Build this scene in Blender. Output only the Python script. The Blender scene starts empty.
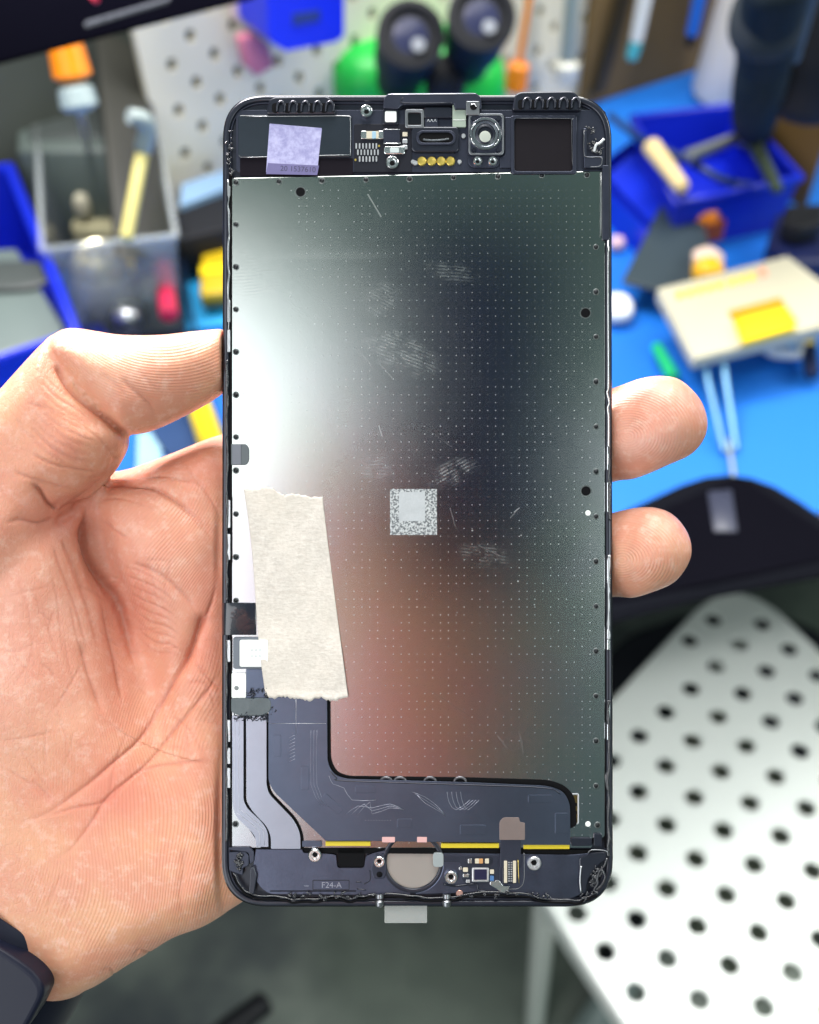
import bpy, bmesh, math, random
import numpy as np
from mathutils import Matrix, Vector
random.seed(7); RNG = np.random.default_rng(7)
SC = bpy.context.scene; COL = SC.collection
# ------------------------------------------------------------------ camera frame
FPX, CU, CV = 1117.0, 409.5, 512.0
D = 0.22                                   # camera to the phone part, metres
CAM = Vector((0, 0, 0.55))
S2 = math.sqrt(.5)
RT, UP, BK = Vector((1, 0, 0)), Vector((0, S2, S2)), Vector((0, -S2, S2))
ORG = CAM - BK * D
PF = Matrix(((RT.x, UP.x, BK.x, ORG.x), (RT.y, UP.y, BK.y, ORG.y), (RT.z, UP.z, BK.z, ORG.z), (0, 0, 0, 1)))
def L(u, v, z=0.0):                        # measured spot -> phone frame, z in mm towards the camera
    d = D - z * .001
    return Vector(((u - CU) / FPX * d, (CV - v) / FPX * d, z * .001))
def ray(u, v):
    return (RT * ((u - CU) / FPX) + UP * ((CV - v) / FPX) - BK).normalized()
def W(u, v, z):                            # where a sight line meets the level z
    r = ray(u, v); t = (z - CAM.z) / r.z
    return CAM + r * t
WA, WB = W(200, 222, 0), W(700, 62, 0)     # foot of the back wall
WD = (WB - WA).normalized(); WN = Vector((WD.y, -WD.x, 0))
if WN.y > 0: WN = -WN                      # towards the room
def WALL(u, v, off=0.0):
    r = ray(u, v); p = WA + WN * off
    t = (p - CAM).dot(WN) / r.dot(WN)
    return CAM + r * t
def RP(u, v, d):
    return CAM + ray(u, v) * d
# ------------------------------------------------------------------ node materials
def lin(c):
    return tuple(((x / 255) / 12.92 if x / 255 <= .04045 else ((x / 255 + .055) / 1.055) ** 2.4) for x in c)
class NT:
    def __init__(s, name):
        s.m = bpy.data.materials.new(name); s.m.use_nodes = True
        s.t = s.m.node_tree; s.b = s.t.nodes['Principled BSDF']; s.co = None
    def n(s, typ, **kw):
        nd = s.t.nodes.new(typ)
        for k, v in kw.items(): setattr(nd, k, v)
        return nd
    def set(s, sock, v):
        if isinstance(v, bpy.types.NodeSocket): s.t.links.new(v, sock)
        else: sock.default_value = v
    def obj(s):
        if s.co is None: s.co = s.n('ShaderNodeTexCoord').outputs['Object']
        return s.co
    def M(s, op, a, b=0.0, c=0.0, clamp=False):
        nd = s.n('ShaderNodeMath', operation=op, use_clamp=clamp)
        s.set(nd.inputs[0], a); s.set(nd.inputs[1], b); s.set(nd.inputs[2], c)
        return nd.outputs[0]
    def noise(s, scale, detail=3, rough=.5, vec=None, dist=0.0):
        nd = s.n('ShaderNodeTexNoise'); s.set(nd.inputs['Vector'], vec or s.obj())
        nd.inputs['Scale'].default_value = scale; nd.inputs['Detail'].default_value = detail
        nd.inputs['Roughness'].default_value = rough; nd.inputs['Distortion'].default_value = dist
        return nd.outputs['Fac']
    def stretch(s, sc, rot=0):
        nd = s.n('ShaderNodeMapping'); s.set(nd.inputs[0], s.obj()); nd.inputs['Scale'].default_value = sc
        nd.inputs['Rotation'].default_value = (0, 0, rot)
        return nd.outputs[0]
    def ramp(s, f, a, b, lo=0.0, hi=1.0):
        nd = s.n('ShaderNodeMapRange', interpolation_type='SMOOTHSTEP'); s.set(nd.inputs[0], f)
        nd.inputs[1].default_value = a; nd.inputs[2].default_value = b
        nd.inputs[3].default_value = lo; nd.inputs[4].default_value = hi
        return nd.outputs[0]
    def mix(s, f, a, b):
        nd = s.n('ShaderNodeMix', data_type='RGBA'); s.set(nd.inputs[0], f)
        for i, v in ((6, a), (7, b)):
            if not isinstance(v, bpy.types.NodeSocket) and len(v) == 3: v = (*v, 1)
            s.set(nd.inputs[i], v)
        return nd.outputs[2]
    def xyz(s):
        nd = s.n('ShaderNodeSeparateXYZ'); s.set(nd.inputs[0], s.obj()); return nd.outputs
    def attr(s, name, col=False):
        nd = s.n('ShaderNodeAttribute', attribute_name=name); return nd.outputs['Color' if col else 'Fac']
    def bump(s, h, strength=.3, dist=.0002, prev=None):
        nd = s.n('ShaderNodeBump'); nd.inputs['Strength'].default_value = strength; nd.inputs['Distance'].default_value = dist
        s.set(nd.inputs['Height'], h)
        if prev is not None: s.set(nd.inputs['Normal'], prev)
        s.set(s.b.inputs['Normal'], nd.outputs[0]); return nd.outputs[0]
    def p(s, **kw):
        for k, v in kw.items():
            k = {'col': 'Base Color', 'rough': 'Roughness', 'metal': 'Metallic', 'ior': 'IOR', 'trans': 'Transmission Weight',
                 'coat': 'Coat Weight', 'spec': 'Specular IOR Level', 'sss': 'Subsurface Weight', 'alpha': 'Alpha', 'sheen': 'Sheen Weight'}[k]
            if k == 'Base Color' and not isinstance(v, bpy.types.NodeSocket) and len(v) == 3: v = (*v, 1)
            s.set(s.b.inputs[k], v)
        return s
MATS = {}
def mat(name, rgb, rough=.5, metal=0.0, var=.12, scale=400, bump=.15, dist=.00008, coat=0.0, spec=.5, trans=0.0, albedo=None):
    """plain procedural material: measured colour (0-255), small colour variation and grain"""
    if name in MATS: return MATS[name]
    t = NT(name); c = albedo or lin(rgb)
    n1 = t.noise(scale, 4, .6); n2 = t.noise(scale * .13, 2)
    f = t.M('ADD', t.M('MULTIPLY', n1, .5), t.M('MULTIPLY', n2, .5))
    t.p(col=t.mix(f, tuple(x * (1 - var) for x in c), tuple(min(1, x * (1 + var)) for x in c)),
        rough=t.M('ADD', rough - .06, t.M('MULTIPLY', n2, .12)), metal=metal, coat=coat, spec=spec, trans=trans)
    if bump: t.bump(n1, bump, dist)
    MATS[name] = t.m; return t.m
# ------------------------------------------------------------------ meshes
def link(name, me, m=None, parent=None, mw=None, bevel=0.0, smooth=False, seg=2):
    o = bpy.data.objects.new(name, me); COL.objects.link(o)
    if m is not None: me.materials.append(m)
    if parent is not None: o.parent = parent
    elif mw is not None: o.matrix_world = mw
    if smooth is True:
        me.polygons.foreach_set('use_smooth', [True] * len(me.polygons))
    if bevel:
        b = o.modifiers.new('bevel', 'BEVEL'); b.width = bevel; b.segments = seg; b.limit_method = 'ANGLE'; b.angle_limit = math.radians(40)
        me.polygons.foreach_set('use_smooth', [len(p_.vertices) <= 4 for p_ in me.polygons])
    return o
def rawmesh(name, vs, fs):
    me = bpy.data.meshes.new(name); me.from_pydata([tuple(v) for v in vs], [], fs); me.update(); return me
def prism_mesh(name, top, bottom):
    n = len(top); vs = list(top) + list(bottom)
    a = sum((Vector(top[i]).cross(Vector(top[(i + 1) % n])) for i in range(n)), Vector())
    fs = [tuple(range(n)), tuple(reversed(range(n, 2 * n)))] + [(i, i + n, (i + 1) % n + n, (i + 1) % n) for i in range(n)]
    me = rawmesh(name, vs, fs)
    bm = bmesh.new(); bm.from_mesh(me); bmesh.ops.recalc_face_normals(bm, faces=bm.faces); bm.to_mesh(me); bm.free()
    return me
def arc(cx, cy, r, a0, a1, n=6):
    return [(cx + r * math.cos(math.radians(a0 + (a1 - a0) * i / n)), cy + r * math.sin(math.radians(a0 + (a1 - a0) * i / n))) for i in range(n + 1)]
def rr(x0, y0, x1, y1, r, n=5):
    r = min(r, abs(x1 - x0) / 2 - .01, abs(y1 - y0) / 2 - .01)
    return arc(x1 - r, y0 + r, r, -90, 0, n) + arc(x1 - r, y1 - r, r, 0, 90, n) + arc(x0 + r, y1 - r, r, 90, 180, n) + arc(x0 + r, y0 + r, r, 180, 270, n)
def circ(cx, cy, r, n=24, ry=None):
    return [(cx + r * math.cos(2 * math.pi * i / n), cy + (ry or r) * math.sin(2 * math.pi * i / n)) for i in range(n)]
def fillet(pts, rad, n=5):
    """round the corners of a polygon; rad one number or one per corner"""
    out = []; N = len(pts)
    for i in range(N):
        p = Vector(pts[i][:2]); a = Vector(pts[i - 1][:2]); b = Vector(pts[(i + 1) % N][:2])
        r = rad if not isinstance(rad, (list, tuple)) else rad[i % len(rad)]
        la, lb = (a - p).length, (b - p).length
        r = min(r, la * .48, lb * .48)
        if r < .05: out.append(tuple(p)); continue
        s, e = p + (a - p) / la * r, p + (b - p) / lb * r
        for k in range(n + 1):
            t = k / n; out.append(tuple(s * (1 - t) ** 2 + p * 2 * t * (1 - t) + e * t * t))
    return out
def cat(pts, n=6, closed=False):
    """Catmull-Rom through the points (any dimension)"""
    P = [Vector(p) for p in pts]; N = len(P); out = []
    rng = range(N) if closed else range(N - 1)
    for i in rng:
        p1, p2 = P[i], P[(i + 1) % N]
        p0 = P[i - 1] if (closed or i > 0) else p1 * 2 - p2
        p3 = P[(i + 2) % N] if (closed or i < N - 2) else p2 * 2 - p1
        for k in range(n):
            t = k / n
            out.append(.5 * ((2 * p1) + (p2 - p0) * t + (2 * p0 - 5 * p1 + 4 * p2 - p3) * t * t + (3 * p1 - p0 - 3 * p2 + p3) * t ** 3))
    if not closed: out.append(P[-1])
    return out
def sweep_mesh(name, pts, radii, n=12, flat=1.0, up=None):
    P = [Vector(p) for p in pts]; N = len(P)
    if not isinstance(radii, (list, tuple)): radii = [radii] * N
    vs, fs = [], []; prev = None
    for i in range(N):
        t = (P[min(i + 1, N - 1)] - P[max(i - 1, 0)]).normalized()
        if prev is None:
            a = Vector(up) if up is not None else (Vector((0, 0, 1)) if abs(t.z) < .9 else Vector((1, 0, 0)))
        else: a = prev
        a = (a - t * a.dot(t)).normalized(); prev = a; b = t.cross(a)
        for k in range(n):
            an = 2 * math.pi * k / n
            vs.append(P[i] + a * (radii[i] * flat * math.cos(an)) + b * (radii[i] * math.sin(an)))
    for i in range(N - 1):
        for k in range(n):
            fs.append((i * n + k, i * n + (k + 1) % n, (i + 1) * n + (k + 1) % n, (i + 1) * n + k))
    fs += [tuple(reversed(range(n))), tuple(range((N - 1) * n, N * n))]
    return rawmesh(name, vs, fs)
def tube(name, pts, r, m, parent=None, mw=None, n=12, flat=1.0, smooth_path=0, up=None):
    if smooth_path:
        k = smooth_path; rs = r
        if isinstance(r, (list, tuple)):
            rs = []
            for i in range(len(r) - 1): rs += [r[i] + (r[i + 1] - r[i]) * j / k for j in range(k)]
            rs.append(r[-1])
        pts, r = cat(pts, k), rs
    o = link(name, sweep_mesh(name, pts, r, n, flat, up), m, parent, mw)
    me = o.data
    me.polygons.foreach_set('use_smooth', [len(p.vertices) <= 4 for p in me.polygons])
    return o
def lathe_mesh(name, base, axis, prof, n=28):
    """prof: (radius, distance along axis)"""
    ax = Vector(axis).normalized(); a = (Vector((0, 0, 1)) if abs(ax.z) < .9 else Vector((1, 0, 0)))
    a = (a - ax * a.dot(ax)).normalized(); b = ax.cross(a); base = Vector(base); vs, fs = [], []
    for r, h in prof:
        for k in range(n):
            an = 2 * math.pi * k / n; vs.append(base + ax * h + (a * math.cos(an) + b * math.sin(an)) * max(r, 1e-6))
    for i in range(len(prof) - 1):
        for k in range(n): fs.append((i * n + k, i * n + (k + 1) % n, (i + 1) * n + (k + 1) % n, (i + 1) * n + k))
    fs += [tuple(reversed(range(n))), tuple(range((len(prof) - 1) * n, len(prof) * n))]
    return rawmesh(name, vs, fs)
def lathe(name, base, axis, prof, m, parent=None, mw=None, n=28, bevel=0.0):
    o = link(name, lathe_mesh(name, base, axis, prof, n), m, parent, mw)
    me = o.data; bm = bmesh.new(); bm.from_mesh(me); bmesh.ops.recalc_face_normals(bm, faces=bm.faces)
    for e in bm.edges:
        if len(e.link_faces) == 2 and e.calc_face_angle(0) > .6: e.smooth = False
    for f in bm.faces: f.smooth = True
    bm.to_mesh(me); bm.free(); return o
def empty(name, loc=None, mw=None):
    o = bpy.data.objects.new(name, None); COL.objects.link(o); o.empty_display_size = .02
    if mw is not None: o.matrix_world = mw
    elif loc is not None: o.location = loc
    return o
def tag(o, label=None, cat_=None, group=None, kind=None):
    if label: o['label'] = label
    if cat_: o['category'] = cat_
    if group: o['group'] = group
    if kind: o['kind'] = kind
    return o
def join(name, metas):
    """several raw meshes as one mesh"""
    bm = bmesh.new()
    for me in metas: bm.from_mesh(me)
    me = bpy.data.meshes.new(name); bm.to_mesh(me); bm.free(); return me
def carve(o, cutter_mesh, mw=None):
    """real openings: boolean difference applied at once"""
    c = bpy.data.objects.new('cutter', cutter_mesh); COL.objects.link(c)
    if mw is not None: c.matrix_world = mw
    md = o.modifiers.new('holes', 'BOOLEAN'); md.object = c; md.operation = 'DIFFERENCE'; md.solver = 'EXACT'
    bpy.context.view_layer.update()
    dg = bpy.context.evaluated_depsgraph_get()
    me = bpy.data.meshes.new_from_object(o.evaluated_get(dg))
    o.modifiers.remove(md); o.data = me
    bpy.data.objects.remove(c)
# ================================================================== world, camera, lamps
w = bpy.data.worlds.new('World'); SC.world = w; w.use_nodes = True
bg = w.node_tree.nodes['Background']; bg.inputs[0].default_value = (.56, .84, .80, 1); bg.inputs[1].default_value = .225
cd = bpy.data.cameras.new('camera'); cam = bpy.data.objects.new('camera', cd); COL.objects.link(cam)
cam.location = CAM; cam.rotation_euler = (math.radians(45), 0, 0)
cd.sensor_fit = 'VERTICAL'; cd.sensor_height = 24; cd.lens = 24 * FPX / 1024; cd.clip_start = .01; cd.clip_end = 50
cd.dof.use_dof = True; cd.dof.focus_distance = D; cd.dof.aperture_fstop = cd.lens / 3.0
SC.camera = cam
SC.view_settings.view_transform = 'Standard'; SC.view_settings.look = 'None'; SC.view_settings.exposure = 0; SC.view_settings.gamma = 1
def area(name, loc, target, sx, sy, power, col=(1, 1, 1)):
    l = bpy.data.lights.new(name, 'AREA'); l.shape = 'RECTANGLE'; l.size = sx; l.size_y = sy; l.energy = power; l.color = col
    o = bpy.data.objects.new(name, l); COL.objects.link(o); o.location = loc
    o.rotation_euler = (Vector(target) - Vector(loc)).to_track_quat('-Z', 'Y').to_euler(); return o
wl_ = area('window_light', PF @ Vector((-.447, -.20, .70)), PF @ Vector((-.05, -.05, 0)), .62, 1.02, 7.4, (.96, .975, 1))
wl_.matrix_world = wl_.matrix_basis @ Matrix.Rotation(math.radians(7), 4, 'Z')
area('ceiling_light', (.15, 1.0, 1.80), (.2, .95, 0), 1.5, 0.9, 58, (1, .985, .95))
area('stool_fill', (1.35, .75, .95), (.35, .5, -.2), .6, .6, 14, (1, .99, .96))  # added fill out of view, brightens the stool
area('room_light', (.75, -.75, 1.25), (.1, .4, -.1), .6, .5, 5.5, (.93, 1, .97))
dl_ = area('stool_spot_fill', (.95, .0, 1.45), (.33, .20, -.32), .25, .25, 1.5, (1, 1, .98)); dl_.data.spread = math.radians(38)  # added narrow fill from above, lifts the stool seat
area('mirrored_hand_fill', (-.25, .70, .85), (0, -.12, .42), .22, .22, 20.0, (1, .93, .97))  # added lamp out of view, lights the hand mirrored in the plate
# ================================================================== the phone part in the hand
phone = empty('phone_screen_assembly', mw=PF)
tag(phone, 'phone screen assembly showing its steel backed inner side, held upright in the bare hand', 'phone screen')
M_blk = mat('black_plastic', (30, 34, 46), .32, .35, var=.25, scale=900, bump=.12, coat=.2, spec=.6, albedo=(.014, .017, .030))
M_blk2 = mat('satin_black_plastic', (40, 44, 56), .36, .6, var=.2, scale=1500, bump=.2, albedo=(.036, .041, .064), spec=.5)
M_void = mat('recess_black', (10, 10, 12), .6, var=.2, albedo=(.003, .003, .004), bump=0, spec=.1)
M_flex = mat('navy_flex_film', (50, 58, 75), .33, .95, var=.18, scale=500, bump=.2, dist=.00003, coat=.25, spec=.6, albedo=(.088, .108, .16))
M_cap = mat('ceramic_beige', (200, 190, 170), .4)
M_gold = mat('gold_plating', (235, 185, 60), .3, .9, albedo=(.95, .68, .16))
M_sil = mat('bright_steel', (220, 220, 225), .22, 1.0, var=.08, scale=1500, albedo=(.82, .83, .85))
M_silr = mat('brushed_steel', (200, 200, 205), .38, 1.0, var=.15, scale=1800, albedo=(.62, .63, .66), bump=.3)
M_metd2 = mat('dull_steel', (150, 155, 160), .35, .9, var=.3, scale=900, bump=.4, albedo=(.24, .25, .27))
M_bot = mat('bottom_cover_plastic', (60, 64, 80), .35, 1.0, var=.2, scale=1500, bump=.2, albedo=(.085, .095, .14))
M_wht = mat('white_plastic', (235, 238, 235), .4, var=.04, albedo=(.8, .82, .8))
M_yel = mat('yellow_polyimide', (235, 215, 20), .4, var=.06, albedo=(.60, .46, .02))
M_clear = mat('clear_film', (255, 255, 255), .12, trans=.0, albedo=(.8, .8, .8)); 
def P(name, pts, z0, z1, m, parent=None, bevel=.06, label=None):
    top = [L(u, v, z1) for u, v in pts]; bot = [L(u, v, z1) + Vector((0, 0, (z0 - z1) * .001)) for u, v in pts]
    o = link(name, prism_mesh(name, top, bot), m, parent or phone, bevel=bevel * .001 if bevel else 0)
    if label: o['label'] = label
    return o
def box(name, x0, y0, x1, y1, z0, z1, m, parent=None, r=1.0, bevel=.06, label=None):
    return P(name, rr(x0, y0, x1, y1, r, 4), z0, z1, m, parent, bevel, label)
def wire(name, pts, z, r_mm, m, parent=None, k=4):
    if len(pts[0]) == 2: pts = [(u, v, z) for u, v in pts]
    return tube(name, [L(*p) for p in pts], r_mm * .001, m, parent or phone, n=6, smooth_path=k)
def ring_mesh(pts_out, pts_in, z0, z1, name='ring'):
    """band between two outlines with the same count"""
    n = len(pts_out); vs = []
    for pts, z in ((pts_out, z1), (pts_in, z1), (pts_in, z0), (pts_out, z0)): vs += [L(u, v, z1) + Vector((0, 0, (z - z1) * .001)) for u, v in pts]
    fs = []
    for k in range(4):
        for i in range(n):
            j = (i + 1) % n; a, b = k * n, ((k + 1) % 4) * n
            fs.append((a + i, b + i, b + j, a + j))
    me = rawmesh(name, vs, fs); bm = bmesh.new(); bm.from_mesh(me); bmesh.ops.recalc_face_normals(bm, faces=bm.faces); bm.to_mesh(me); bm.free()
    return me
def ring(name, po, pi, z0, z1, m, parent=None, bevel=.08):
    return link(name, ring_mesh(po, pi, z0, z1, name), m, parent or phone, bevel=bevel * .001)
def outline(g):
    """outer outline of the frame grown by g px"""
    tl, br = 46, 50
    x0, x1, y0, y1 = 224 - g, 610.5 + g, 96 - g, 906 + g
    return fillet([(x0, y0), (x1, y0), (x1 + 1.5, y1), (x0 - 1.5, y1)], [42 + g, 44 + g, 46 + g, 46 + g], 14)
# frame: floor slab and raised rim
frame = P('frame', outline(0), -2.3, -.5, M_blk, bevel=.35)
ring('rim', outline(0.3), outline(-5.2), -1.2, .55, M_blk, frame, bevel=.28)
ring('inner_lip', outline(-5.6), outline(-7.6), -1.0, .0, M_blk2, frame, bevel=.08)
# front glass edge below (barely seen around the rim)
P('front_glass', outline(1.2), -3.3, -2.3, mat('dark_glass', (12, 13, 16), .08, coat=.6, albedo=(.01, .01, .012), bump=0), bevel=.3)
# ---------------------------------------------- steel plate
def plate_material():
    t = NT('stained_steel_plate'); X, Y, Z = t.xyz(); PX = D / FPX
    u = t.M('ADD', t.M('DIVIDE', X, PX), CU); v = t.M('SUBTRACT', CV, t.M('DIVIDE', Y, PX))
    def ell(cx, cy, rx, ry, rot=0):
        c, s_ = math.cos(math.radians(rot)), math.sin(math.radians(rot))
        du, dv = t.M('SUBTRACT', u, cx), t.M('SUBTRACT', v, cy)
        a = t.M('DIVIDE', t.M('ADD', t.M('MULTIPLY', du, c), t.M('MULTIPLY', dv, s_)), rx)
        b = t.M('DIVIDE', t.M('SUBTRACT', t.M('MULTIPLY', dv, c), t.M('MULTIPLY', du, s_)), ry)
        q = t.M('SQRT', t.M('ADD', t.M('MULTIPLY', a, a), t.M('MULTIPLY', b, b)))
        return t.ramp(q, 1.0, .45), a, b
    # embossed dot grid
    def cell(c, off):
        f = t.M('FRACT', t.M('DIVIDE', t.M('ADD', c, off), 7.85)); return t.M('ABSOLUTE', t.M('SUBTRACT', f, .5))
    a, b = cell(u, 3.0), cell(v, 1.5)
    dd = t.M('SQRT', t.M('ADD', t.M('MULTIPLY', a, a), t.M('MULTIPLY', b, b)))
    dots = t.ramp(dd, .12, .03)
    inside = t.M('MULTIPLY', t.ramp(u, 262, 300), t.M('MULTIPLY', t.M('LESS_THAN', u, 592), t.M('GREATER_THAN', v, 186)))
    dots = t.M('MULTIPLY', dots, inside)
    dots = t.M('MULTIPLY', dots, t.ramp(t.noise(900, 2), .38, .62, .35, 1))
    grain = t.noise(2600, 2, .7); soft = t.noise(26, 3, .55); patch = t.noise(120, 4, .65)
    # finger smudges
    sm = None
    ridges_all = None
    for cx, cy, rx, ry, rot, amt, wob in ((400, 352, 52, 24, 25, .75, 1), (452, 473, 32, 15, -22, 1.0, 1), (375, 466, 26, 18, 10, .7, 1), (255, 270, 42, 34, 0, .55, 1),
                                     (485, 556, 34, 16, 12, .55, 1), (450, 272, 34, 12, 10, .5, 1), (345, 420, 30, 44, 0, .3, 1), 
                                     (380, 300, 20, 26, 40, .55, 1)):
        e, ea, eb = ell(cx, cy, rx, ry, rot)
        n = t.ramp(t.noise(520, 4, .7), .36, .64)
        if wob:
            wv = t.M('SINE', t.M('ADD', t.M('ADD', t.M('MULTIPLY', eb, ry * 1.9), t.M('MULTIPLY', t.M('SINE', t.M('MULTIPLY', ea, 1.8)), 5.0)), t.M('MULTIPLY', patch, 9)))
            n = t.M('MULTIPLY', n, t.ramp(wv, -.5, .7, .22, 1))
        q = t.M('MULTIPLY', t.M('MULTIPLY', e, n), amt)
        sm = q if sm is None else t.M('MAXIMUM', sm, q)
    # scratches
    def seg(x0, y0, x1, y1, wd, amt=1.0):
        lx, ly = x1 - x0, y1 - y0; l2 = lx * lx + ly * ly
        du, dv = t.M('SUBTRACT', u, x0), t.M('SUBTRACT', v, y0)
        h = t.M('DIVIDE', t.M('ADD', t.M('MULTIPLY', du, lx), t.M('MULTIPLY', dv, ly)), l2, clamp=True)
        ex, ey = t.M('SUBTRACT', du, t.M('MULTIPLY', h, lx)), t.M('SUBTRACT', dv, t.M('MULTIPLY', h, ly))
        return t.M('MULTIPLY', t.ramp(t.M('SQRT', t.M('ADD', t.M('MULTIPLY', ex, ex), t.M('MULTIPLY', ey, ey))), wd, wd * .35), amt)
    for q in ((368, 195, 381, 217, 1.1, .9), (379, 426, 382, 436, .9, .8), (356, 348, 372, 366, .8, .5), (450, 508, 455, 526, .8, .5), (478, 545, 500, 556, .8, .5), (378, 362, 392, 378, .8, .5),
              (514, 512, 519, 508, .9, .8), (519, 508, 510, 518, .9, .6), (497, 735, 507, 748, .7, .5), (520, 735, 523, 752, .7, .45), (430, 690, 470, 716, .6, .3), (428, 430, 452, 447, .6, .35)):
        sm = t.M('MAXIMUM', sm, seg(*q))
    # fine fall-off of dust specks
    vor = t.n('ShaderNodeTexVoronoi'); t.set(vor.inputs['Vector'], t.obj()); vor.inputs['Scale'].default_value = 260
    spk = t.M('MULTIPLY', t.ramp(vor.outputs['Distance'], .06, .02), t.ramp(t.noise(60, 2), .45, .6))
    spk = t.M('MULTIPLY', spk, .7)
    # tide mark of old adhesive across the top
    edge = t.M('ADD', t.M('ADD', v, t.M('MULTIPLY', u, .01)), t.M('MULTIPLY', patch, 6))
    band = t.M('MULTIPLY', t.M('MULTIPLY', t.ramp(edge, 266.5, 265), t.ramp(edge, 252, 265)), t.ramp(u, 420, 340))
    mark = t.M('MAXIMUM', t.M('MULTIPLY', sm, .24), t.M('MAXIMUM', t.M('MULTIPLY', spk, .6), t.M('MULTIPLY', band, .05)))
    mark = t.M('MAXIMUM', mark, t.M('MULTIPLY', dots, .28))
    tint = t.mix(t.ramp(v, 186, 640), (.50, .53, .50), (.47, .47, .52))
    tint = t.mix(t.ramp(soft, .35, .65), tint, (.46, .50, .48))
    t.p(col=t.mix(mark, tint, (.82, .84, .86)), metal=.15,
        rough=t.M('ADD', t.M('ADD', .23, t.M('MULTIPLY', patch, .08)), t.M('MULTIPLY', mark, .2)))
    gl = t.n('ShaderNodeBsdfAnisotropic', distribution='BECKMANN'); t.set(gl.inputs['Color'], tint)
    t.set(gl.inputs['Roughness'], t.M('ADD', t.M('ADD', .232, t.M('MULTIPLY', patch, .02)), t.M('MULTIPLY', mark, .18)))
    mx = t.n('ShaderNodeMixShader'); t.set(mx.inputs[0], t.M('MULTIPLY', mark, .95)); t.set(mx.inputs[1], gl.outputs[0]); t.set(mx.inputs[2], t.b.outputs[0])
    t.set(t.t.nodes['Material Output'].inputs['Surface'], mx.outputs[0])
    h = t.M('ADD', t.M('MULTIPLY', grain, .6), t.M('MULTIPLY', dots, .9))
    t.set(gl.inputs['Normal'], t.bump(h, .1, .00002))
    return t.m
MP = plate_material()
pl = fillet([(231, 178), (520, 172.5), (602, 171), (602, 238), (605, 240), (605, 838), (592, 838), (592, 848), (230, 848)], [3, 1, 3, 1, 1, 4, 1, 2, 2])
plate = P('steel_plate', pl, -.5, .35, MP, bevel=.1)
# rivets and holes along the edges
M_rv = mat('rivet_dark', (35, 40, 45), .4, .6, albedo=(.02, .022, .025), bump=0)
M_rg = mat('rivet_rim', (120, 125, 125), .35, .9, albedo=(.16, .18, .18), bump=0)
rv_me = lathe_mesh('rivet', (0, 0, 0), (0, 0, 1), [(.00066, 0), (.00066, .00007), (.00048, .0001), (.00044, .00003), (.0, .00002)], 14)
rm_me = lathe_mesh('rivet_hole', (0, 0, 0), (0, 0, 1), [(.00045, 0), (.00045, .00006), (0, .00006)], 14)
rvs = [(236, 182.5), (279, 181.5), (322, 180.7), (366, 179.8), (409.5, 179), (453.5, 177.5), (498, 176.5), (542, 175.5), (587, 175)]
rvs += [(236, 224.5 + i * 42.45) for i in range(5)] + [(236, y) for y in (395, 437, 470.5, 514, 557, 600.5)] + [(235.5, 824)]
rvs += [(596, 247 + 44.9 * i) for i in range(13)] + [(597.5, 825)]
rv0 = None
for i, (u, v) in enumerate(rvs):
    if rv0 is None:
        rv0 = link('rivet', rv_me, M_rg, phone, smooth=True); h0 = link('rivet_hole', rm_me, M_rv, rv0, smooth=True); h0.location.z = .00006; r_, h_ = rv0, h0
    else:
        r_ = rv0.copy(); COL.objects.link(r_); h_ = h0.copy(); COL.objects.link(h_); h_.parent = r_
    r_.location = L(u, v, .35)
    s = 1.0 if i % 2 == 0 else .9
    r_.scale = (s, s, 1)
def hole(u, v, r, z=.35, m=None, name='round_hole'):
    rg = lathe(name, L(u, v, z), (0, 0, 1), [(r * 1.18 * .000197, 0), (r * 1.18 * .000197, .00006), (r * .000197, .00006), (r * .95 * .000197, .00001)], M_rg, phone, n=24)
    lathe('hole_bottom', L(u, v, z + .02), (0, 0, 1), [(r * .98 * .000197, 0), (r * .96 * .000197, .00003)], m or M_void, rg, n=24)
hole(300.5, 192, 4.6); hole(585.5, 313, 4.8); hole(586, 491, 4.8)
for u, v in ((588, 513), (588, 824)):
    lathe('white_dot', L(u, v, .35), (0, 0, 1), [(.00055, 0), (.0005, .00006)], M_wht, phone, n=16)
# laser-etched square, its code left out
def etch_material():
    t = NT('etched_square'); n = t.ramp(t.noise(2300, 1, .5), .35, .65)
    t.p(col=t.mix(n, (.12, .13, .14), (.50, .52, .53)), rough=.6, metal=.25); t.bump(n, .4, .00004); return t.m
e = box('etched_square', 390, 489, 437, 535, .3, .362, etch_material(), r=.3, bevel=0)
box('etched_block', 399, 492, 425, 521, .35, .372, mat('etched_white', (215, 220, 225), .6, var=.3, scale=3000, albedo=(.42, .44, .46)), e, r=.3, bevel=0)
# ---------------------------------------------- edge clips and adhesive strips down both sides
def ragged(name, side, y0, y1, x, wob, m, z=.2, r=.28, seed=0, parent=None):
    rg = random.Random(seed); pts = []; y = y0
    while y < y1:
        pts.append((x + rg.uniform(-wob, wob), y, z + rg.uniform(-.08, .1))); y += rg.uniform(5, 13)
    pts.append((x, y1, z))
    rs = [r * .001 * rg.uniform(.45, 1.25) for _ in pts]
    return tube(name, [L(*p) for p in pts], rs, m, parent or frame, n=7, smooth_path=3)
M_adh = mat('shiny_adhesive', (140, 145, 150), .14, .0, var=.5, scale=900, bump=1.0, dist=.0004, coat=.9, albedo=(.022, .024, .03))
M_metd = mat('edge_metal', (150, 155, 160), .3, .9, var=.25, scale=900, bump=.5, albedo=(.42, .44, .46))
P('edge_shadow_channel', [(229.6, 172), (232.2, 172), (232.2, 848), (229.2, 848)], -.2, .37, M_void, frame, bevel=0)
P('edge_shadow_channel', [(602.4, 240), (606.6, 240), (607.4, 848), (604.6, 848)], -.2, .30, M_void, frame, bevel=0)
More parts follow.
